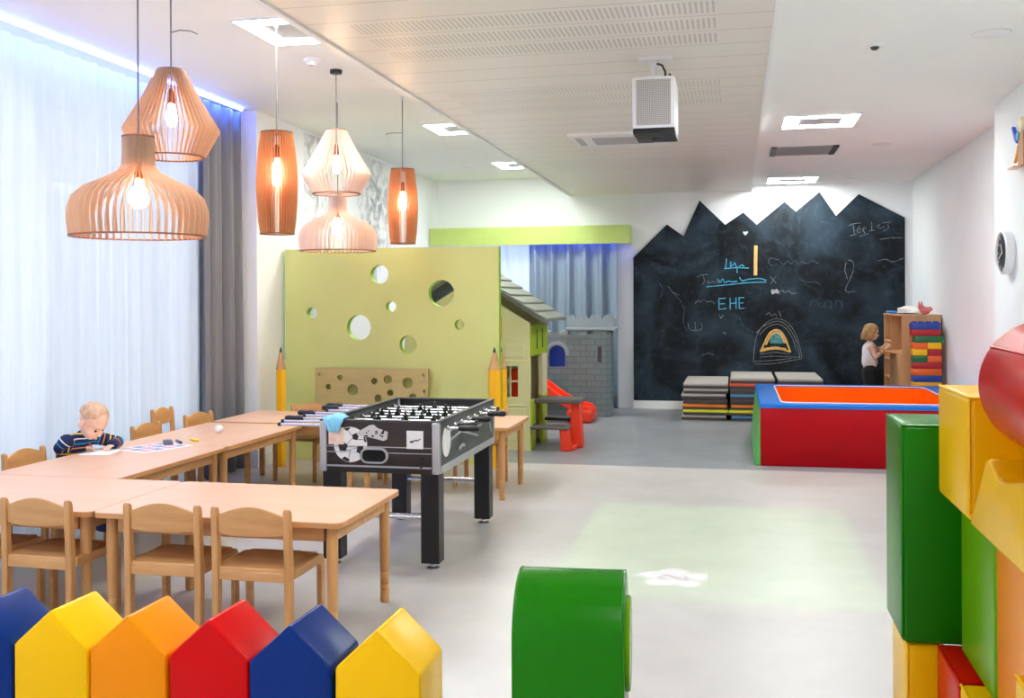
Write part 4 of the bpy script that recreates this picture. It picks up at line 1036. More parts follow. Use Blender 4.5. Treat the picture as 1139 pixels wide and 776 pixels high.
def chalk(name, strokes, wdt, rgb, al, seed=0, label=None, y=14.0295):
    k_ = 'chalk_' + name
    m_ = mat(k_, rgb, rough=0.95, spec=0.1, rgb2=tuple(c * (1 - al) for c in rgb), scale=26)
    mb = MB(); strokes_n = 0
    for s in strokes:
        if len(s) > 3:
            for _ in range(2):      # round the strokes off like a hand would
                q = [s[0]]
                for a, b in zip(s[:-1], s[1:]): q += [(0.75 * a[0] + 0.25 * b[0], 0.75 * a[1] + 0.25 * b[1]), (0.25 * a[0] + 0.75 * b[0], 0.25 * a[1] + 0.75 * b[1])]
                s = q + [s[-1]]
        mb.ribbon(s, wdt, y - 0.0005 * (strokes_n % 4), 0.001)
        strokes_n += 1
    o_ = mb.build(name, m_, cb, smooth=False)
    if label: o_['label'] = label
chalk('chalk_words_blue', CH_blue, 0.013, (92, 190, 226), 0.25, label='blue chalk letters EHE and scribbled words')
for s_ in CH_white: chalk('chalk_scribble', [s_], 0.0075, (140, 150, 158), 0.45)
for s_ in CH_faint: chalk('rubbed_out_writing', [s_], 0.012, (70, 88, 108), 0.4)
chalk('chalk_arc_white', CH_arc, 0.0075, (144, 150, 156), 0.35, label='white chalk arches')
chalk('chalk_arch_yellow', CH_rainbow, 0.022, (238, 190, 104), 0.2, label='yellow chalk arch')
o = MB().prism([(0.440, 0.900), (0.455, 1.0), (0.49, 1.05), (0.53, 1.075), (0.58, 1.06), (0.615, 1.0), (0.63, 0.900)], 'y', 14.0285, 14.0296).build('chalk_fill_teal', mat('chalk_teal', (96, 170, 178), rough=0.95, rgb2=(52, 100, 110), scale=30), cb, smooth=False)
o['label'] = 'teal chalk patch inside the arch'
chalk('chalk_stroke_orange', [[(0.267, 2.197), (0.262, 2.0), (0.26, 1.824)]], 0.045, (240, 186, 120), 0.1, label='thick orange chalk stroke')
o = MB().prism([(0.13, 2.345), (0.165, 2.385), (0.160, 2.402), (0.146, 2.404), (0.131, 2.392), (0.116, 2.402), (0.102, 2.398), (0.099, 2.382)], 'y', 14.0285, 14.0296).build('chalk_heart', mat('chalk_heart_white', (176, 186, 190), rough=0.95), cb, smooth=False)
o['label'] = 'small white chalk heart'
chalk('chalk_smudge', [[(0.475, 1.60), (0.55, 1.585)], [(0.48, 1.575), (0.54, 1.605)]], 0.04, (196, 200, 204), 0.3, label='white chalk smudge')

# ================================================================== GYM MATS
M_mgrey = mat('mat_grey', (176, 170, 164), rough=0.7, vary=0.04); M_mdark = mat('mat_dark_grey', (76, 70, 70), rough=0.7, vary=0.04)
MC = {'g': (M_mgrey, 'grey'), 'd': (mat('mat_charcoal', (88, 80, 80), rough=0.7), 'charcoal'), 'o': (mat('mat_orange', (246, 128, 20), rough=0.6), 'orange'),
      'y': (mat('mat_yellow', (222, 222, 40), rough=0.6), 'yellow'), 'b': (mat('mat_blue', (92, 164, 222), rough=0.6), 'light blue'), 'r': (mat('mat_coral', (226, 92, 62), rough=0.6), 'coral red')}
order = ['bottom', 'second from bottom', 'third from bottom', 'fourth from bottom', 'fifth from bottom', 'sixth from bottom', 'seventh from bottom', 'topmost']
def stack(x0, x1, cols, where, jit):
    rj = random.Random(jit); T = 0.0655
    for i, c in enumerate(cols):
        place = 'topmost' if i == len(cols) - 1 else order[i]
        dx = rj.uniform(-0.018, 0.018); dy = rj.uniform(0, 0.03)
        t = thing('gym_mat', '%s edged gym mat, %s of the %s mat stack by the chalkboard' % (MC[c][1], place, where), 'gym mat', ((x0 + x1) / 2 + dx, 13.37 + dy, i * T), 0, 'folding gym mats stacked under the chalkboard')
        h = (x1 - x0) / 2 - 0.012
        MB().bb(-h, h, -0.6, 0.6, 0.0005, T * 0.46, bev=0.008).build('lower_pad', M_mdark, t)
        MB().bb(-h, h, -0.605, 0.6, T * 0.46, T - 0.001, bev=0.012).build('upper_pad', MC[c][0], t)
stack(-0.664, -0.095, ['g', 'y', 'o', 'd', 'g', 'g', 'g'], 'left', 1)
stack(-0.09, 0.465, ['b', 'y', 'o', 'd', 'b', 'd', 'r', 'g'], 'middle', 2)
stack(0.48, 1.03, ['g', 'b', 'y', 'd', 'o', 'd', 'r', 'g'], 'right', 3)

# ================================================================== BALL PIT
V_pred = vinyl('pit_red', (172, 0, 14)); V_pblue = vinyl('pit_blue', (30, 118, 214)); V_por = vinyl('pit_orange', (255, 108, 10)); V_pgr = vinyl('pit_green', (96, 186, 96))
bp = thing('ball_pit', 'soft play pit with red front, blue rim and orange inside', 'play pit', (0.21, 9.39, 0))
PW, PD, PH, PT = 1.93, 2.22, 0.555, 0.22
MB().bb(0.0, PW, 0.0, 0.03, 0, PH - 0.03, bev=0.01).build('front_panel', V_pred, bp)
MB().prism([(0.0, PH - 0.03), (-0.055, 0.0), (0.03, 0.0), (0.03, PH - 0.03)], 'y', 0.012, PD).build('left_panel', V_pgr, bp, bevel=0.012)
MB().bb(PW - 0.03, PW, 0.03, PD, 0, PH - 0.03, bev=0.01).build('right_panel', V_pgr, bp)
MB().bb(0.0, PW, PD - 0.03, PD, 0, PH - 0.03, bev=0.01).build('rear_panel', V_pred, bp)
oo = rrect(-0.004, PW + 0.004, -0.004, PD + 0.004, 0.02, 6); ii = rrect(PT - 0.03, PW - PT, 0.15, PD - PT, 0.10, 6); n = len(oo)
V = [(p[0], p[1], PH - 0.035) for p in oo] + [(p[0], p[1], PH) for p in oo] + [(p[0], p[1], PH) for p in ii] + [(p[0], p[1], PH - 0.012) for p in ii]
F = []
for k_ in range(3):
    for i in range(n): F.append((k_ * n + i, k_ * n + (i + 1) % n, (k_ + 1) * n + (i + 1) % n, (k_ + 1) * n + i))
MB().add(V, F).build('rim', V_pblue, bp, bevel=0.008)
V = [(p[0], p[1], 0.08) for p in ii] + [(p[0], p[1], PH - 0.0125) for p in ii]
MB().add(V, [(i, (i + 1) % n, n + (i + 1) % n, n + i) for i in range(n)]).build('lining', V_por, bp)
MB().prism(ii, 'z', 0.0, 0.08).build('floor_pad', V_por, bp, smooth=False)
V = [(p[0], p[1], PH + 0.001) for p in ii]
MB().tube(V, 0.006, 6, closed=True).build('piping', mat('piping_white', (236, 228, 220), rough=0.5), bp)
t = thing('toy_figure', 'small red and white toy on the pit rim beside the yellow foam block', 'toy', (2.02, 9.55, 0.555))
MB().ell((0, 0, 0.05), (0.03, 0.028, 0.05)).build('body', mat('toy_red', (216, 60, 34), rough=0.5), t)
MB().ell((-0.008, 0, 0.115), 0.028).build('head', mat('toy_pale', (246, 196, 170), rough=0.5), t)
MB().ell((-0.06, 0, 0.015), (0.05, 0.02, 0.014)).build('foot', M_wht, t)

# ================================================================== CABINET, THINGS ON IT, BRICKS
M_birch = wood('birch_ply', (214, 168, 120), (200, 152, 104), axis=2)
cbn = thing('shelf_cabinet', 'open wooden shelf cabinet against the right wall', 'cabinet', (1.82, 12.1, 0))
CW, CD, CHH = 0.415, 1.42, 1.288
MB().bb(0, CW, 0, 0.022, 0, CHH).build('side_panel', M_birch, cbn, bevel=0.003)
MB().bb(0, CW, CD - 0.022, CD, 0, CHH).build('side_panel', M_birch, cbn, bevel=0.003)
MB().bb(-0.005, CW + 0.005, -0.005, CD + 0.005, CHH, CHH + 0.02).build('top_panel', M_birch, cbn, bevel=0.004)
MB().bb(CW - 0.012, CW, 0.022, CD - 0.022, 0.05, CHH).build('back_panel', M_birch, cbn, smooth=False)
MB().bb(0.0, CW - 0.012, 0.83, 0.85, 0.03, CHH).build('divider', M_birch, cbn, bevel=0.002)
for z in (0.03, 0.3, 0.52, 0.74, 0.96): MB().bb(0.004, CW - 0.012, 0.85, CD - 0.022, z, z + 0.018).build('shelf', M_birch, cbn, bevel=0.002)
for z in (0.03, 0.86): MB().bb(0.004, CW - 0.012, 0.022, 0.83, z, z + 0.018).build('shelf', M_birch, cbn, bevel=0.002)
MB().bb(-0.014, 0.004, 0.026, 0.826, 0.05, 0.858).build('door', M_birch, cbn, bevel=0.003)
tb_ = MB().box((-0.05, 0.55, 0.868), (0.22, 0.5, 0.015), (0.0, 0.12, 0.0)).build('pull_out_tray', M_birch, cbn)
MB().box((-0.155, 0.55, 0.893), (0.012, 0.5, 0.05), (0.0, 0.12, 0.0)).build('tray_lip', M_birch, tb_)
t = thing('blue_tray', 'flat blue tray on top of the cabinet, left side', 'tray', (1.98, 13.19, CHH + 0.0205))
MB().prism(rrect(-0.14, 0.14, -0.3, 0.3, 0.04), 'z', 0, 0.012).build('base', mat('tray_blue', (46, 136, 214), rough=0.4), t)
m = MB(); r0 = rrect(-0.14, 0.14, -0.3, 0.3, 0.04); m.tube([(p[0], p[1], 0.02) for p in r0], 0.01, 6, closed=True); m.build('rim', mat('tray_blue', (46, 136, 214)), t)
t = thing('paper_bag', 'crumpled white paper bundle in the middle of the cabinet top', 'paper', (1.98, 12.62, CHH + 0.0205))
m = MB(); rp = random.Random(3)
V = [(0.13 * math.cos(a) * (1 + rp.uniform(-.2, .2)) * s, 0.2 * math.sin(a) * (1 + rp.uniform(-.2, .2)) * s, h + rp.uniform(0, 0.02)) for s, h in ((1, 0.0), (0.9, 0.05), (0.5, 0.075)) for a in [2 * PI * i / 12 for i in range(12)]]
F = [(j * 12 + i, j * 12 + (i + 1) % 12, (j + 1) * 12 + (i + 1) % 12, (j + 1) * 12 + i) for j in range(2) for i in range(12)] + [tuple(range(24, 36))]
m.add(V, F).build('sheet', M_paper, t, smooth=False)
t = thing('pink_toy', 'small pink soft toy on the right end of the cabinet top', 'soft toy', (2.10, 12.3, CHH + 0.0205))
M_pink = mat('pink_cloth', (226, 128, 138), rough=0.8)
MB().ell((0, 0, 0.045), (0.06, 0.07, 0.045)).ell((-0.045, 0.0, 0.085), 0.035).ell((0.05, 0.03, 0.06), (0.04, 0.03, 0.03)).remesh('body', M_pink, t, 0.008, 3)
MB().ell((-0.06, 0.02, 0.12), (0.01, 0.012, 0.03)).build('ear', M_pink, t); MB().ell((-0.04, -0.02, 0.12), (0.01, 0.012, 0.03)).build('ear', M_pink, t)

BR = {'blue': (30, 68, 160), 'red': (176, 28, 40), 'green': (16, 112, 62), 'orange': (240, 104, 30), 'yellow': (250, 200, 10), 'amber': (244, 176, 20)}
BM = {k_: mat('brick_' + k_, v, rough=0.35, vary=0.02) for k_, v in BR.items()}
def big_brick(x, y, z, lx, ly, h, col, label, studs=False):
    t = thing('building_brick', label, 'building brick', (x, y, z), 0, 'giant plastic building bricks')
    MB().bb(-lx / 2 + 0.001, lx / 2 - 0.001, -ly / 2, ly / 2, 0.0005, h - 0.0005, bev=0.005).build('block', BM[col], t)
    nx = max(2, int(round(lx / 0.085)))
    m = MB()
    if not studs: return
    for i in range(nx):
        for j in range(2):
            m.cyl(((i - (nx - 1) / 2) * lx / nx, (j - 0.5) * ly / 2, h - 0.001), ((i - (nx - 1) / 2) * lx / nx, (j - 0.5) * ly / 2, h + 0.016), 0.022, n=12)
    m.build('stud', BM[col], t)
bx, by, bh_ = 2.045, 11.93, 0.072
rows = [('yellow',), ('red',), ('blue',), ('green',), ('orange',), ('red',), ('yellow',), ('amber',), ('blue',), ('orange',), ('red',), ('green', 'orange'), ('yellow', 'red'), ('orange', 'yellow'), ('green',), ('red',), ('blue',)]
names = {16: 'top of the tower', 15: 'just under the top blue brick', 14: 'third from the top', 13: 'fourth row from the top', 12: 'fifth row from the top', 11: 'sixth row from the top', 10: 'seventh from the top', 9: 'eighth from the top', 8: 'ninth from the top', 7: 'tenth from the top'}
for i, r in enumerate(rows):
    z = i * bh_; dx = -0.012 if i >= 15 else (0.02 if i == 14 else 0.0)
    if len(r) == 1:
        where = names.get(i, 'row %s up from the floor behind the pit' % ['one', 'two', 'three', 'four', 'five', 'six', 'seven'][min(i, 6)])
        big_brick(bx + dx, by, z, 0.30, 0.17, bh_, r[0], 'large %s building brick, %s by the cabinet' % (r[0], where), studs=(i == 16))
    else:
        for q, s in ((0, -1), (1, 1)):
            big_brick(bx + s * 0.075, by, z, 0.15, 0.17, bh_, r[q], 'half width %s building brick on the %s, %s' % (r[q], 'left' if s < 0 else 'right', names[i]))

# ================================================================== RIGHT COLUMN: CLOCK AND WALL TOY
ck = thing('wall_clock', 'round black faced clock with white rim on the right column', 'clock', (2.0, 8.20, 1.832))
Rm = Matrix.Rotation(-PI / 2, 4, 'Y')
def rotx(o_): o_.matrix_local = Rm; return o_
rotx(MB().lathe([(0.001, 0.001), (0.155, 0.001), (0.162, 0.01), (0.162, 0.06), (0.152, 0.07), (0.146, 0.062), (0.146, 0.05)], n=48).build('rim', M_white, ck))
rotx(MB().cyl((0, 0, 0.045), (0, 0, 0.055), 0.147, n=48).build('dial', M_black, ck))
m = MB()
for i in range(12):
    a = 2 * PI * i / 12; r = 0.125
    m.box((r * math.cos(a), r * math.sin(a), 0.0555), (0.026, 0.007, 0.002), (0, 0, a))
rotx(m.build('hour_mark', M_wht, ck, smooth=False))
rotx(MB().box((0.03, 0.02, 0.058), (0.085, 0.01, 0.002), (0, 0, 0.6)).build('hour_hand', M_wht, ck, smooth=False))
rotx(MB().box((-0.02, 0.045, 0.06), (0.115, 0.007, 0.002), (0, 0, 2.0)).build('minute_hand', M_wht, ck, smooth=False))
py = thing('wooden_parrot', 'colourful wooden bird figure with blue wing on the right column', 'wall decoration', (1.97, 7.80, 2.43))
MB().prism(rrect(-0.07, 0.07, 0.0, 0.24, 0.02), 'x', 0.0, 0.03).build('body', wood('toy_oak', (196, 140, 90), (176, 120, 74), axis=2), py, bevel=0.004)
MB().prism(circ(0.0, 0.29, 0.055, 24), 'x', -0.005, 0.035).build('head', mat('toy_cream', (244, 232, 196), rough=0.5), py, bevel=0.004)
MB().prism([(0.05, 0.20), (0.10, 0.17), (0.15, 0.20), (0.20, 0.27), (0.225, 0.295), (0.21, 0.31), (0.17, 0.27), (0.12, 0.235), (0.06, 0.25)], 'x', -0.004, 0.022).build('wing', mat('toy_blue', (30, 84, 226), rough=0.45), py, bevel=0.004)
MB().prism([(0.03, 0.19), (0.08, 0.19), (0.07, 0.25), (0.03, 0.25)], 'x', -0.008, 0.025).build('collar', mat('toy_teal', (40, 176, 196), rough=0.45), py, bevel=0.003)
MB().prism([(0.04, 0.13), (0.10, 0.07), (0.17, 0.035), (0.12, 0.09), (0.07, 0.15)], 'x', -0.004, 0.02).build('tail_feather', mat('toy_orange', (244, 158, 30), rough=0.45), py, bevel=0.003)
MB().bb(-0.05, 0.012, -0.02, 0.15, -0.014, 0.0).build('perch', mat('toy_peach', (240, 200, 170), rough=0.5), py, bevel=0.003)
# ================================================================== FOREGROUND FOAM HOUSES
def foam_house(x, col, m_, label, w=0.244, apex=0.62, eave=0.507, y=2.58, d=0.22):
    t = thing('foam_house', label, 'foam block', (x, y, 0), 0, 'house shaped foam fence blocks')
    h = w / 2 - 0.0015
    MB().prism([(-h, 0), (h, 0), (h, eave), (0, apex), (-h, eave)], 'y', 0, d, bev=0.011, seg=4).build('block', m_, t, ang=60)
    # stitched seam along the front edge
    q = 0.006
    MB().tube([(-h + q, 0.0035, 0.01), (-h + q, 0.0035, eave - 0.003), (0, 0.0035, apex - q), (h - q, 0.0035, eave - 0.003), (h - q, 0.0035, 0.01)], 0.0032, 6).build('piping', m_, t)
    return t
xs_ = [-2.184, -1.937, -1.689, -1.438, -1.195, -0.943]
foam_house(xs_[0], 'blue', V_blue, 'navy blue house shaped foam block at the left edge of the fence', apex=0.612)
foam_house(xs_[1], 'yellow', V_yellow, 'yellow house shaped foam block between the left navy one and the amber one', apex=0.612)
foam_house(xs_[2], 'amber', V_orange, 'amber orange house shaped foam block in the fence', apex=0.612)
foam_house(xs_[3], 'red', V_red, 'red house shaped foam block in the fence', apex=0.616)
foam_house(xs_[4], 'blue', V_blue, 'navy blue house shaped foam block right of the red one', apex=0.616)
foam_house(xs_[5], 'yellow', V_yellow, 'yellow house shaped foam block at the right end of the fence', apex=0.62)

# green round-topped block
gb = thing('foam_arch_block', 'green foam block with a rounded top in the centre foreground', 'foam block', (-0.412, 2.49, 0), math.radians(4.0))
W2, r, zt_ = 0.140, 0.155, 0.79
prof = [(0, 0), (0, zt_ - r)] + [(r - r * math.cos(a), zt_ - r + r * math.sin(a)) for a in [PI * i / 24 for i in range(1, 24)]] + [(2 * r, zt_ - r), (2 * r, 0)]
MB().prism(prof, 'x', -W2, W2, bev=0.012, seg=4).build('block', V_green, gb, ang=50)
e = 0.004
pp = [(W2 - e, p[0] + (e if p[0] < r else -e), p[1] - e * 0.5) for p in prof[1:-1]]
MB().tube([(W2 - e, e, 0.02)] + pp + [(W2 - e, 2 * r - e, 0.02)], 0.0042, 8).build('piping', V_green, gb)
MB().tube([(-W2 + e, e, 0.02)] + [(-p[0], p[1], p[2]) for p in pp] + [(-W2 + e, 2 * r - e, 0.02)], 0.0042, 8).build('piping', V_green, gb)
o = MB().prism(circ(r, zt_ - r - 0.03, 0.12, 36), 'x', W2 - 0.002, W2 + 0.012).build('side_disc', V_lime, gb, bevel=0.005)
o['label'] = 'lime green disc on the side'

# ================================================================== STACKED FOAM WALL ON THE RIGHT
def fblock(name, label, m_, x0, x1, y0, y1, z0, z1, bev=0.016, pip=True):
    t = thing(name, label, 'foam block', ((x0 + x1) / 2, (y0 + y1) / 2, z0), 0, 'stacked foam blocks on the right')
    hx, hy, h = (x1 - x0) / 2 - 0.001, (y1 - y0) / 2 - 0.001, z1 - z0 - 0.001
    MB().bb(-hx, hx, -hy, hy, 0.0005, h, bev=bev, seg=4).build('block', m_, t, ang=50)
    if pip:
        q = 0.0035
        MB().tube([(-hx + q, -hy + q, 0.02), (-hx + q, -hy + q, h - q), (hx - q, -hy + q, h - q)], 0.0035, 6).tube([(-hx + q, -hy + q, h - q), (-hx + q, hy - q, h - q)], 0.0035, 6).build('piping', m_, t)
    return t
fblock('foam_block', 'tall green foam block standing at the far end of the right stack', V_green, 0.4235, 0.72, 2.85, 3.135, 0.586, 1.166)
fblock('foam_block', 'yellow foam block under the tall green block', V_yellow, 0.437, 0.54, 2.86, 3.12, 0.0, 0.585)
fblock('foam_block', 'red foam slab under the lime green block', V_red, 0.507, 0.86, 2.565, 2.845, 0.0, 0.597)
fblock('foam_block', 'yellow foam block at the bottom right edge before the red slab', V_yellow, 0.507, 0.86, 2.18, 2.56, 0.0, 0.597)
fblock('foam_block', 'lime green foam block in the middle layer of the right stack', V_lime, 0.552, 0.86, 2.41, 2.765, 0.598, 1.0, pip=False)
fblock('foam_block', 'amber orange foam block in the middle layer at the right frame edge', V_orange, 0.552, 0.86, 1.96, 2.408, 0.598, 1.0, pip=False)
fblock('foam_block', 'yellow foam block low at the right frame edge beside the amber block', V_yellow, 0.478, 0.548, 1.70, 1.958, 0.0, 0.835)
fblock('foam_block', 'amber foam block out of the right frame edge carrying the yellow saddle', V_orange, 0.552, 0.86, 1.62, 1.955, 0.0, 1.0, pip=False)
fblock('foam_block', 'yellow foam cube on top of the stack behind the red roll', V_yellow, 0.50, 0.84, 2.415, 2.765, 1.001, 1.281)
t = thing('foam_saddle', 'yellow notched foam block under the red roll', 'foam block', (0.50, 0, 1.001), 0, 'stacked foam blocks on the right')
MB().prism([(2.405, 0), (2.255, 0.165), (2.225, 0.172), (2.17, 0.142), (2.13, 0.139), (2.06, 0.152), (1.96, 0.172), (1.75, 0.172), (1.68, 0.10), (1.66, 0)], 'x', 0.0, 0.34, bev=0.008, seg=3).build('block', V_yellow, t, ang=40)
rl = thing('foam_roll', 'big shiny red foam roll on top of the right stack', 'foam roll', (0.628, 2.02, 1.316))
R_, L_ = 0.138, 0.31
prof = [(0.001, -L_), (R_ - 0.02, -L_), (R_ - 0.005, -L_ + 0.006), (R_, -L_ + 0.02), (R_, L_ - 0.02), (R_ - 0.005, L_ - 0.006), (R_ - 0.02, L_), (0.001, L_)]
RM = Matrix.Rotation(math.radians(-2), 4, 'Z') @ Matrix.Rotation(-PI / 2, 4, 'X')
o = MB().lathe(prof, n=64).build('roll', V_red, rl); o.matrix_local = RM
o = MB().tube([((R_ + 0.0005) * math.cos(a), (R_ + 0.0005) * math.sin(a), z) for a, z in [(math.radians(215), -L_ + 0.02), (math.radians(215), L_ - 0.02)]], 0.0025, 6).build('seam', V_red, rl); o.matrix_local = RM

# ================================================================== THINGS ON THE TABLES
M_ink = mat('print_grey_blue', (150, 150, 176), rough=0.7); M_inkp = mat('print_rose', (214, 168, 180), rough=0.7)
t = thing('drawing_paper', 'white sheet of paper under the hands of the boy', 'paper', (-3.93, 5.74, 0.5502), 0.25)
MB().bb(-0.1, 0.1, -0.14, 0.14, 0, 0.0012).build('sheet', M_paper, t, smooth=False)
t = thing('picture_sheet', 'printed picture sheet with grey and rose boxes on the table', 'paper', (-3.70, 5.97, 0.5502), -0.35)
MB().bb(-0.15, 0.15, -0.19, 0.19, 0, 0.0014).build('sheet', M_paper, t, smooth=False)
m = MB(); m2 = MB()
for i in range(3):
    for j in range(4):
        (m if (i + j) % 2 else m2).bb(-0.13 + i * 0.09, -0.055 + i * 0.09, -0.17 + j * 0.087, -0.10 + j * 0.087, 0.001, 0.0019)
m.build('picture', M_ink, t, smooth=False); m2.build('picture', M_inkp, t, smooth=False)
def marker(x, y, rz, m_, label):
    t = thing('felt_marker', label, 'marker', (x, y, 0.5595), rz, 'felt markers on the table')
    MB().lathe([(0.001, -0.065), (0.008, -0.064), (0.009, -0.05), (0.009, 0.02)], n=14).build('barrel', m_, t).matrix_local = Matrix.Rotation(PI / 2, 4, 'X')
    MB().lathe([(0.0098, 0.018), (0.0098, 0.06), (0.008, 0.066), (0.001, 0.067)], n=14).build('cap', m_, t).matrix_local = Matrix.Rotation(PI / 2, 4, 'X')
marker(-3.655, 6.19, 0.75, mat('marker_navy', (36, 48, 110), rough=0.4), 'navy felt marker lying between the grey case and the yellow marker')
marker(-3.60, 6.29, 0.9, mat('marker_yellow', (246, 220, 40), rough=0.4), 'yellow felt marker on the table beyond the boy')
t = thing('pencil_case', 'small grey pencil case beside the navy marker', 'pencil case', (-3.70, 6.13, 0.5502), 0.6)
MB().bb(-0.03, 0.03, -0.075, 0.075, 0, 0.022, bev=0.008).build('body', mat('case_grey', (104, 104, 120), rough=0.6), t)
MB().tube([(0, -0.065, 0.023), (0, 0.065, 0.023)], 0.0025, 6).build('zip', M_dark, t)
o = MB().ell((0, 0, 0.031), 0.031, 24, 16).build('white_ball', M_wht); o.location = (-3.633, 6.69, 0.5502)
tag(o, 'small white ball lying on the table beyond the markers', 'ball')

# ================================================================== PEOPLE
M_skin = mat('skin_fair', (240, 196, 172), rough=0.55, vary=0.03, scale=30)
M_blond = mat('hair_blond', (190, 150, 98), rough=0.6, rgb2=(150, 112, 66), scale=60, stretch=(1, 1, 0.2), bump=0.4, bscale=60)
M_hairlt = mat('hair_fair_short', (214, 180, 148), rough=0.65, rgb2=(184, 144, 108), scale=40, bump=0.3, bscale=80)
M_eye = mat('eye_dark', (52, 44, 44), rough=0.3); M_eyew = mat('eye_white', (240, 238, 236), rough=0.3)
M_lip = mat('lip_rose', (222, 152, 138), rough=0.5)

def hand(mb, wrist, d, side, up, s=1.0, curl=0.5):
    """palm, four separate curled fingers and a side thumb appended to mb; d = pointing direction, side = thumb side"""
    d = Vector(d).normalized(); up = Vector(up); up = (up - d * up.dot(d)).normalized(); sd = Vector(side); sd = (sd - d * sd.dot(d) - up * sd.dot(up)).normalized()
    w = Vector(wrist); L = 0.052 * s; hw = 0.024 * s
    for k in (-0.75, -0.25, 0.25, 0.75):
        mb.cyl(w + d * 0.005 * s + sd * k * hw * 0.75, w + d * L + sd * k * hw, 0.0095 * s, 0.009 * s, 10)
    mb.ell(w + d * L * 0.5, (0.02 * s, 0.02 * s, 0.012 * s), 10, 8)
    for k, ln in ((0.95, 0.040), (0.33, 0.046), (-0.33, 0.043), (-0.95, 0.034)):
        p0 = w + d * L * 0.92 + sd * k * hw; ln *= s
        p1 = p0 + (d - up * 0.25 * curl) * ln * 0.45 + sd * k * 0.002
        p2 = p1 + (d * 0.7 - up * 0.9 * curl) * ln * 0.35
        p3 = p2 + (d * 0.3 - up * 1.2 * curl) * ln * 0.28
        mb.chain([p0, p1, p2, p3], [0.0075 * s, 0.007 * s, 0.0065 * s, 0.0055 * s], 8)
    q0 = w + d * 0.014 * s + sd * hw * 0.8; q1 = q0 + (sd * 0.8 + d * 0.7) * 0.022 * s - up * 0.004 * s; q2 = q1 + (d * 0.95 + sd * 0.1 - up * 0.3) * 0.02 * s
    mb.chain([q0, q1, q2], [0.010 * s, 0.0085 * s, 0.007 * s], 8)

def head_parts(mb, T, s):
    """toddler head in local frame (face towards +X, up +Z); T maps local to body space"""
    def E(c, r):
        # ellipsoid placed through T
        o_ = len(mb.V); mb.ell(c, r, 20, 14)
        for i in range(o_, len(mb.V)): mb.V[i] = T @ (mb.V[i])
    E((-0.008 * s, 0, 0.035 * s), (0.098 * s, 0.084 * s, 0.085 * s))      # skull
    E((0.025 * s, 0, -0.03 * s), (0.068 * s, 0.066 * s, 0.068 * s))       # face
    E((0.045 * s, 0, -0.078 * s), (0.034 * s, 0.036 * s, 0.026 * s))      # chin
    for y in (-1, 1):
        E((0.062 * s, y * 0.032 * s, -0.042 * s), (0.030 * s, 0.030 * s, 0.030 * s))   # cheeks
        E((-0.002 * s, y * 0.084 * s, -0.018 * s), (0.020 * s, 0.010 * s, 0.028 * s))  # ears
    E((0.096 * s, 0, -0.030 * s), (0.014 * s, 0.0125 * s, 0.014 * s))      # nose
    E((0.086 * s, 0, -0.012 * s), (0.012 * s, 0.008 * s, 0.022 * s))
    E((0.082 * s, 0, -0.066 * s), (0.012 * s, 0.02 * s, 0.008 * s))        # lips
    E((0.062 * s, 0, 0.025 * s), (0.034 * s, 0.06 * s, 0.03 * s))          # brow
def face_details(par, T, s):
    def P(c): return T @ Vector(c)
    for y in (-1, 1):
        MB().ell(P((0.079 * s, y * 0.030 * s, -0.008 * s)), (0.0085 * s, 0.011 * s, 0.0075 * s), 12, 8).build('eye', M_eye, par)
        a, b, c = P((0.089 * s, y * 0.016 * s, 0.014 * s)), P((0.088 * s, y * 0.032 * s, 0.019 * s)), P((0.078 * s, y * 0.046 * s, 0.014 * s))
        MB().tube([a, b, c], 0.003 * s, 6).build('eyebrow', M_blond, par)
    pts = [P((0.090 * s, -0.018 * s, -0.066 * s)), P((0.0955 * s, -0.007 * s, -0.066 * s)), P((0.0955 * s, 0.007 * s, -0.066 * s)), P((0.090 * s, 0.018 * s, -0.066 * s))]
    MB().tube(pts, [0.002 * s, 0.0042 * s, 0.0042 * s, 0.002 * s], 8).build('lips', M_lip, par)
def hair_cap(T, s, fringe, length, thick, side):
    """skull cap of hair as one mesh: offset ellipsoid cut by a hair line"""
    V = []; F = []; nu, nv = 40, 22
    for j in range(nv + 1):
        t = PI / 2 - (PI * 0.95) * j / nv
        for i in range(nu):
            a = 2 * PI * i / nu
            # hair line: how far down the cap goes in this direction
            front = max(0, math.cos(a))
            low = -length + (length + fringe) * front ** 1.3
            low += 0.004 * s * math.sin(a * 9)
            tt = max(t, math.asin(max(-1, min(1, (low) / (0.085 * s + thick)))))
            wav = 1 + 0.012 * math.sin(a * 23 + j * 0.7)
            r = (0.098 * s + thick) * wav, (0.086 * s + thick) * wav, 0.088 * s + thick
            V.append(T @ Vector((-0.010 * s + r[0] * math.cos(tt) * math.cos(a), r[1] * math.cos(tt) * math.sin(a), 0.035 * s + r[2] * math.sin(tt))))
    for j in range(nv):
        for i in range(nu): F.append((j * nu + i, j * nu + (i + 1) % nu, (j + 1) * nu + (i + 1) % nu, (j + 1) * nu + i))
    return MB().add(V, F)

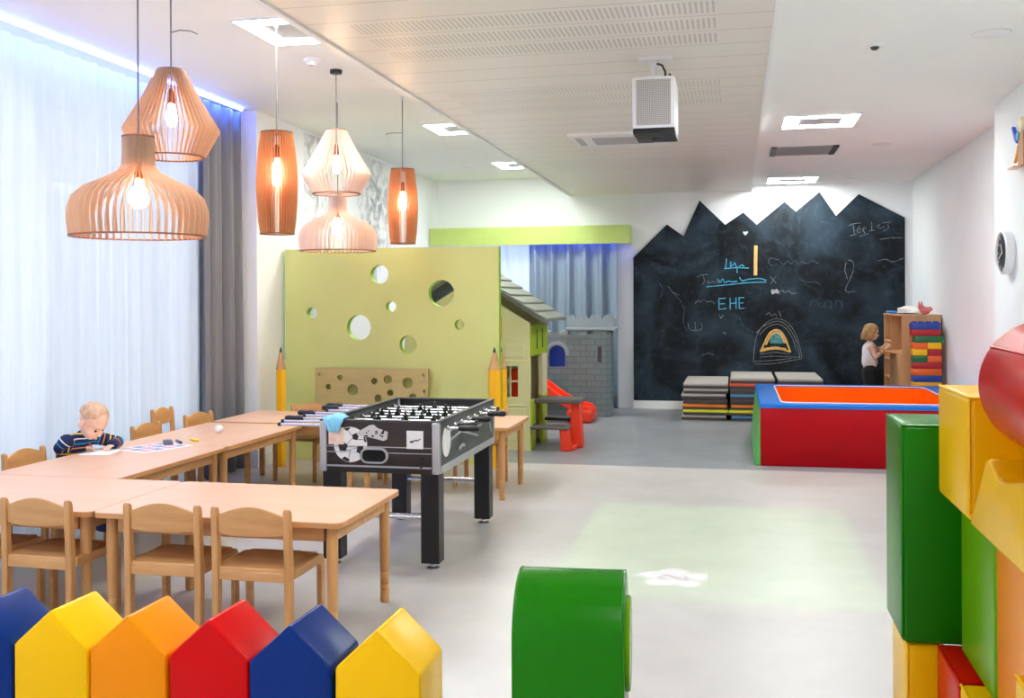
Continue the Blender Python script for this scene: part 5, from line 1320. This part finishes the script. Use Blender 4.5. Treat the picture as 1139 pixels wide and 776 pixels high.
def stripes_mat(name, cols, scale, base):
    """knitted sweater with horizontal stripes along object Z"""
    k = NT(name); p = k.n('ShaderNodeBsdfPrincipled'); at = k.n('ShaderNodeAttribute'); at.attribute_name = 'stripe'
    rp = k.n('ShaderNodeValToRGB'); rp.color_ramp.interpolation = 'CONSTANT'
    k.l(k.math('FRACT', k.math('MULTIPLY', at.outputs['Fac'], scale)), rp.inputs[0])
    el = rp.color_ramp.elements; el[0].position = 0; el[0].color = lin(cols[0][1]); el[1].position = cols[1][0]; el[1].color = lin(cols[1][1])
    for pos, c in cols[2:]:
        e_ = el.new(pos); e_.color = lin(c)
    k.l(rp.outputs[0], p.inputs['Base Color']); p.inputs['Roughness'].default_value = 0.9
    k.l(p.outputs[0], k.out.inputs[0]); return k.m
def stripe_attr(o, fn):
    at = o.data.attributes.new('stripe', 'FLOAT', 'POINT')
    for i, v in enumerate(o.data.vertices): at.data[i].value = fn(v.co)

# ---- the boy at the table (local frame: origin on the floor under him, facing +X)
boy = thing('person', 'small fair haired boy in a navy striped sweater drawing at the table', 'person', (-4.09, 5.71, 0))
hipz = 0.415
hd = Matrix.Translation((0.115, 0.0, 0.745)) @ Euler((0.0, math.radians(41), math.radians(-8))).to_matrix().to_4x4()
mb = MB()
head_parts(mb, hd, 0.98)
mb.chain([(0.03, 0, 0.62), (0.085, 0, 0.69)], [0.036, 0.036])                                     # neck
mb.chain([(-0.055, 0, hipz), (-0.042, 0, 0.50), (0.0, 0, 0.595)], [0.080, 0.072, 0.060])               # trunk core
RS, RE, RW = (0.03, -0.095, 0.605), (-0.03, -0.135, 0.583), (0.068, -0.05, 0.572)
RS, RE, RW = Vector((0.0, -0.10, 0.628)), Vector((-0.035, -0.115, 0.588)), Vector((0.050, -0.004, 0.583))
LS, LE, LW = Vector((0.05, 0.10, 0.63)), Vector((0.165, 0.195, 0.590)), Vector((0.178, 0.128, 0.583))
for a, b, c in ((RS, RE, RW), (LS, LE, LW)): mb.chain([a, b, c], [0.03, 0.025, 0.018])
hand(mb, RW + Vector((0.005, 0.004, -0.004)), (0.75, 0.55, -0.14), (-0.3, 0.9, 0.3), (0, 0, 1), 0.82, 0.8)
hand(mb, LW + Vector((0.0, -0.006, -0.004)), (-0.1, -0.97, -0.14), (-0.9, -0.2, 0.2), (0, 0, 1), 0.82, 0.7)
for s in (-1, 1):
    mb.chain([(0.0, s * 0.05, hipz), (0.19, s * 0.06, 0.41), (0.205, s * 0.06, 0.22), (0.20, s * 0.06, 0.12)], [0.06, 0.05, 0.04, 0.03])
mb.remesh('body', M_skin, boy, 0.0042, 4)
face_details(boy, hd, 0.98)
hair_cap(hd, 0.98, 0.074, 0.004, 0.003, 0).build('hair', M_hairlt, boy)
sw = MB()
sw.chain([(-0.06, 0, 0.40), (-0.045, 0, 0.50), (-0.002, 0, 0.60)], [0.094, 0.088, 0.070])
for s, sh in ((-1, RS), (1, LS)): sw.chain([(0.005, 0, 0.612), tuple(sh)], [0.056, 0.046])
sw.chain([(0.01, 0, 0.61), (0.05, 0, 0.648)], [0.06, 0.046])
for a, b, c in ((RS, RE, RW), (LS, LE, LW)): sw.chain([a, b, c - (c - b).normalized() * 0.004], [0.045, 0.038, 0.029])
M_sweater = stripes_mat('striped_sweater', [(0, (22, 34, 78)), (0.20, (236, 204, 60)), (0.27, (22, 34, 78)), (0.45, (232, 236, 238)), (0.51, (22, 40, 92)), (0.70, (42, 140, 180)), (0.77, (22, 34, 78)), (0.92, (230, 140, 60)), (0.97, (22, 34, 78))], 8.0, None)
o = sw.remesh('sweater', M_sweater, boy, 0.005, 5)
def sfun(co):
    # stripes run round the trunk and round each sleeve
    best = None
    for a, b, c in ((RS, RE, RW), (LS, LE, LW)):
        for p, q, base in ((a, b, 0.0), (b, c, (b - a).length)):
            d = q - p; tt = max(0, min(1, (co - p).dot(d) / d.length_squared)); dist = (co - (p + d * tt)).length
            if best is None or dist < best[0]: best = (dist, base + tt * d.length if not (p is b and tt > 0.78) else -0.055)
    trunk = Vector((co.x - 0.01, co.y, 0)).length
    if best[0] < 0.05 and abs(co.y) > 0.085: return best[1] + 0.055
    return 0.70 - co.z
stripe_attr(o, sfun)
tr = MB()
for s in (-1, 1): tr.chain([(-0.01, s * 0.05, hipz - 0.005), (0.19, s * 0.06, 0.408), (0.205, s * 0.06, 0.20), (0.202, s * 0.06, 0.15)], [0.07, 0.058, 0.05, 0.046])
tr.remesh('trousers', mat('trousers_navy', (34, 40, 60), rough=0.85), boy, 0.008, 4)
for s in (-1, 1):
    MB().ell((0.235, s * 0.06, 0.095), (0.07, 0.032, 0.030)).ell((0.20, s * 0.06, 0.115), (0.036, 0.032, 0.035)).remesh('shoe', mat('shoe_blue', (40, 60, 130), rough=0.6), boy, 0.007, 3)
pn = thing('crayon', 'short crayon held in the right hand of the boy', 'crayon', (-4.09 + 0.098, 5.71 + 0.030, 0.562))
MB().cyl((0.0, 0, 0.0), (-0.02, -0.01, 0.045), 0.004, n=10).build('stick', mat('crayon_red', (206, 70, 60), rough=0.6), pn)
MB().cyl((0.0, 0, 0.0), (0.004, 0.002, -0.009), 0.004, 0.001, n=10).build('tip', mat('crayon_red', (206, 70, 60)), pn)

# ---- the girl at the cabinet (facing +X)
girl = thing('person', 'little girl with blond bob in white top standing at the wooden cabinet', 'person', (1.56, 12.80, 0), 0.0)
mb = MB()
gh = Matrix.Translation((0.02, 0, 1.088)) @ Euler((0, math.radians(8), math.radians(-8))).to_matrix().to_4x4()
head_parts(mb, gh, 0.84)
mb.chain([(0.0, 0, 0.95), (0.008, 0, 1.03)], [0.032, 0.032])
mb.chain([(0.0, 0, 0.60), (0.0, 0, 0.74), (0.0, 0, 0.87)], [0.080, 0.070, 0.074])
mb.chain([(0, -0.08, 0.925), (0, 0.08, 0.925)], [0.034, 0.034])
gR = [Vector((0.0, -0.115, 0.92)), Vector((0.05, -0.14, 0.80)), Vector((0.18, -0.10, 0.905))]
gL = [Vector((0.0, 0.115, 0.92)), Vector((0.06, 0.14, 0.82)), Vector((0.18, 0.10, 0.92))]
for q in (gR, gL): mb.chain(q, [0.034, 0.027, 0.020])
hand(mb, gR[2], (0.85, 0.15, 0.4), (0, 0.3, 1), (0, -1, 0.2), 0.9, 0.6)
hand(mb, gL[2], (0.9, -0.1, 0.3), (0, -0.3, 1), (0, 1, 0.2), 0.9, 0.6)
for s in (-1, 1):
    mb.chain([(0.0, s * 0.05, 0.60), (0.012, s * 0.055, 0.33), (-0.005, s * 0.055, 0.07)], [0.07, 0.048, 0.034])
mb.remesh('body', M_skin, girl, 0.0055, 4)
face_details(girl, gh, 0.84)
hm = hair_cap(gh, 0.84, 0.030, 0.040, 0.006, 0)
def THh(c): return gh @ (Vector(c) * 0.80)
for y in (-1, 1):       # bob hanging over the ears
    for i in range(5):
        x = -0.08 + i * 0.026
        hm.chain([THh((x, y * 0.088, 0.02)), THh((x - 0.004, y * 0.094, -0.05)), THh((x - 0.006, y * 0.085, -0.105))], [0.016, 0.016, 0.010], 10)
for i in range(7):
    a = PI / 2 + PI * i / 6
    hm.chain([THh((-0.02 + 0.085 * math.cos(a), 0.085 * math.sin(a), 0.02)), THh((-0.03 + 0.088 * math.cos(a), 0.088 * math.sin(a), -0.05)), THh((-0.045 + 0.08 * math.cos(a), 0.08 * math.sin(a), -0.115))], [0.017, 0.018, 0.010], 10)
hm.ell(THh((-0.014, 0, 0.045)), (0.084, 0.079, 0.074), 20, 14)
hm.remesh('hair', M_blond, girl, 0.006, 3)
tp = MB()
tp.chain([(0.0, 0, 0.735), (0.0, 0, 0.82), (0.0, 0, 0.89)], [0.094, 0.088, 0.086])
tp.chain([(0, -0.085, 0.925), (0, 0.085, 0.925)], [0.046, 0.046]); tp.ell((0, 0, 0.955), (0.05, 0.055, 0.03))
tp.remesh('top', mat('top_white', (240, 238, 240), rough=0.8, rgb2=(226, 214, 218), scale=14), girl, 0.007, 4)
lg = MB()
for s in (-1, 1): lg.chain([(0.0, s * 0.048, 0.62), (0.012, s * 0.055, 0.33), (-0.003, s * 0.055, 0.06)], [0.088, 0.06, 0.045])
lg.ell((0, 0, 0.62), (0.09, 0.105, 0.09)).remesh('trousers', mat('trousers_black', (20, 20, 24), rough=0.85), girl, 0.008, 4)
for s in (-1, 1): MB().ell((0.035, s * 0.055, 0.032), (0.085, 0.036, 0.032)).remesh('shoe', mat('shoe_dark', (40, 40, 50), rough=0.6), girl, 0.008, 3)
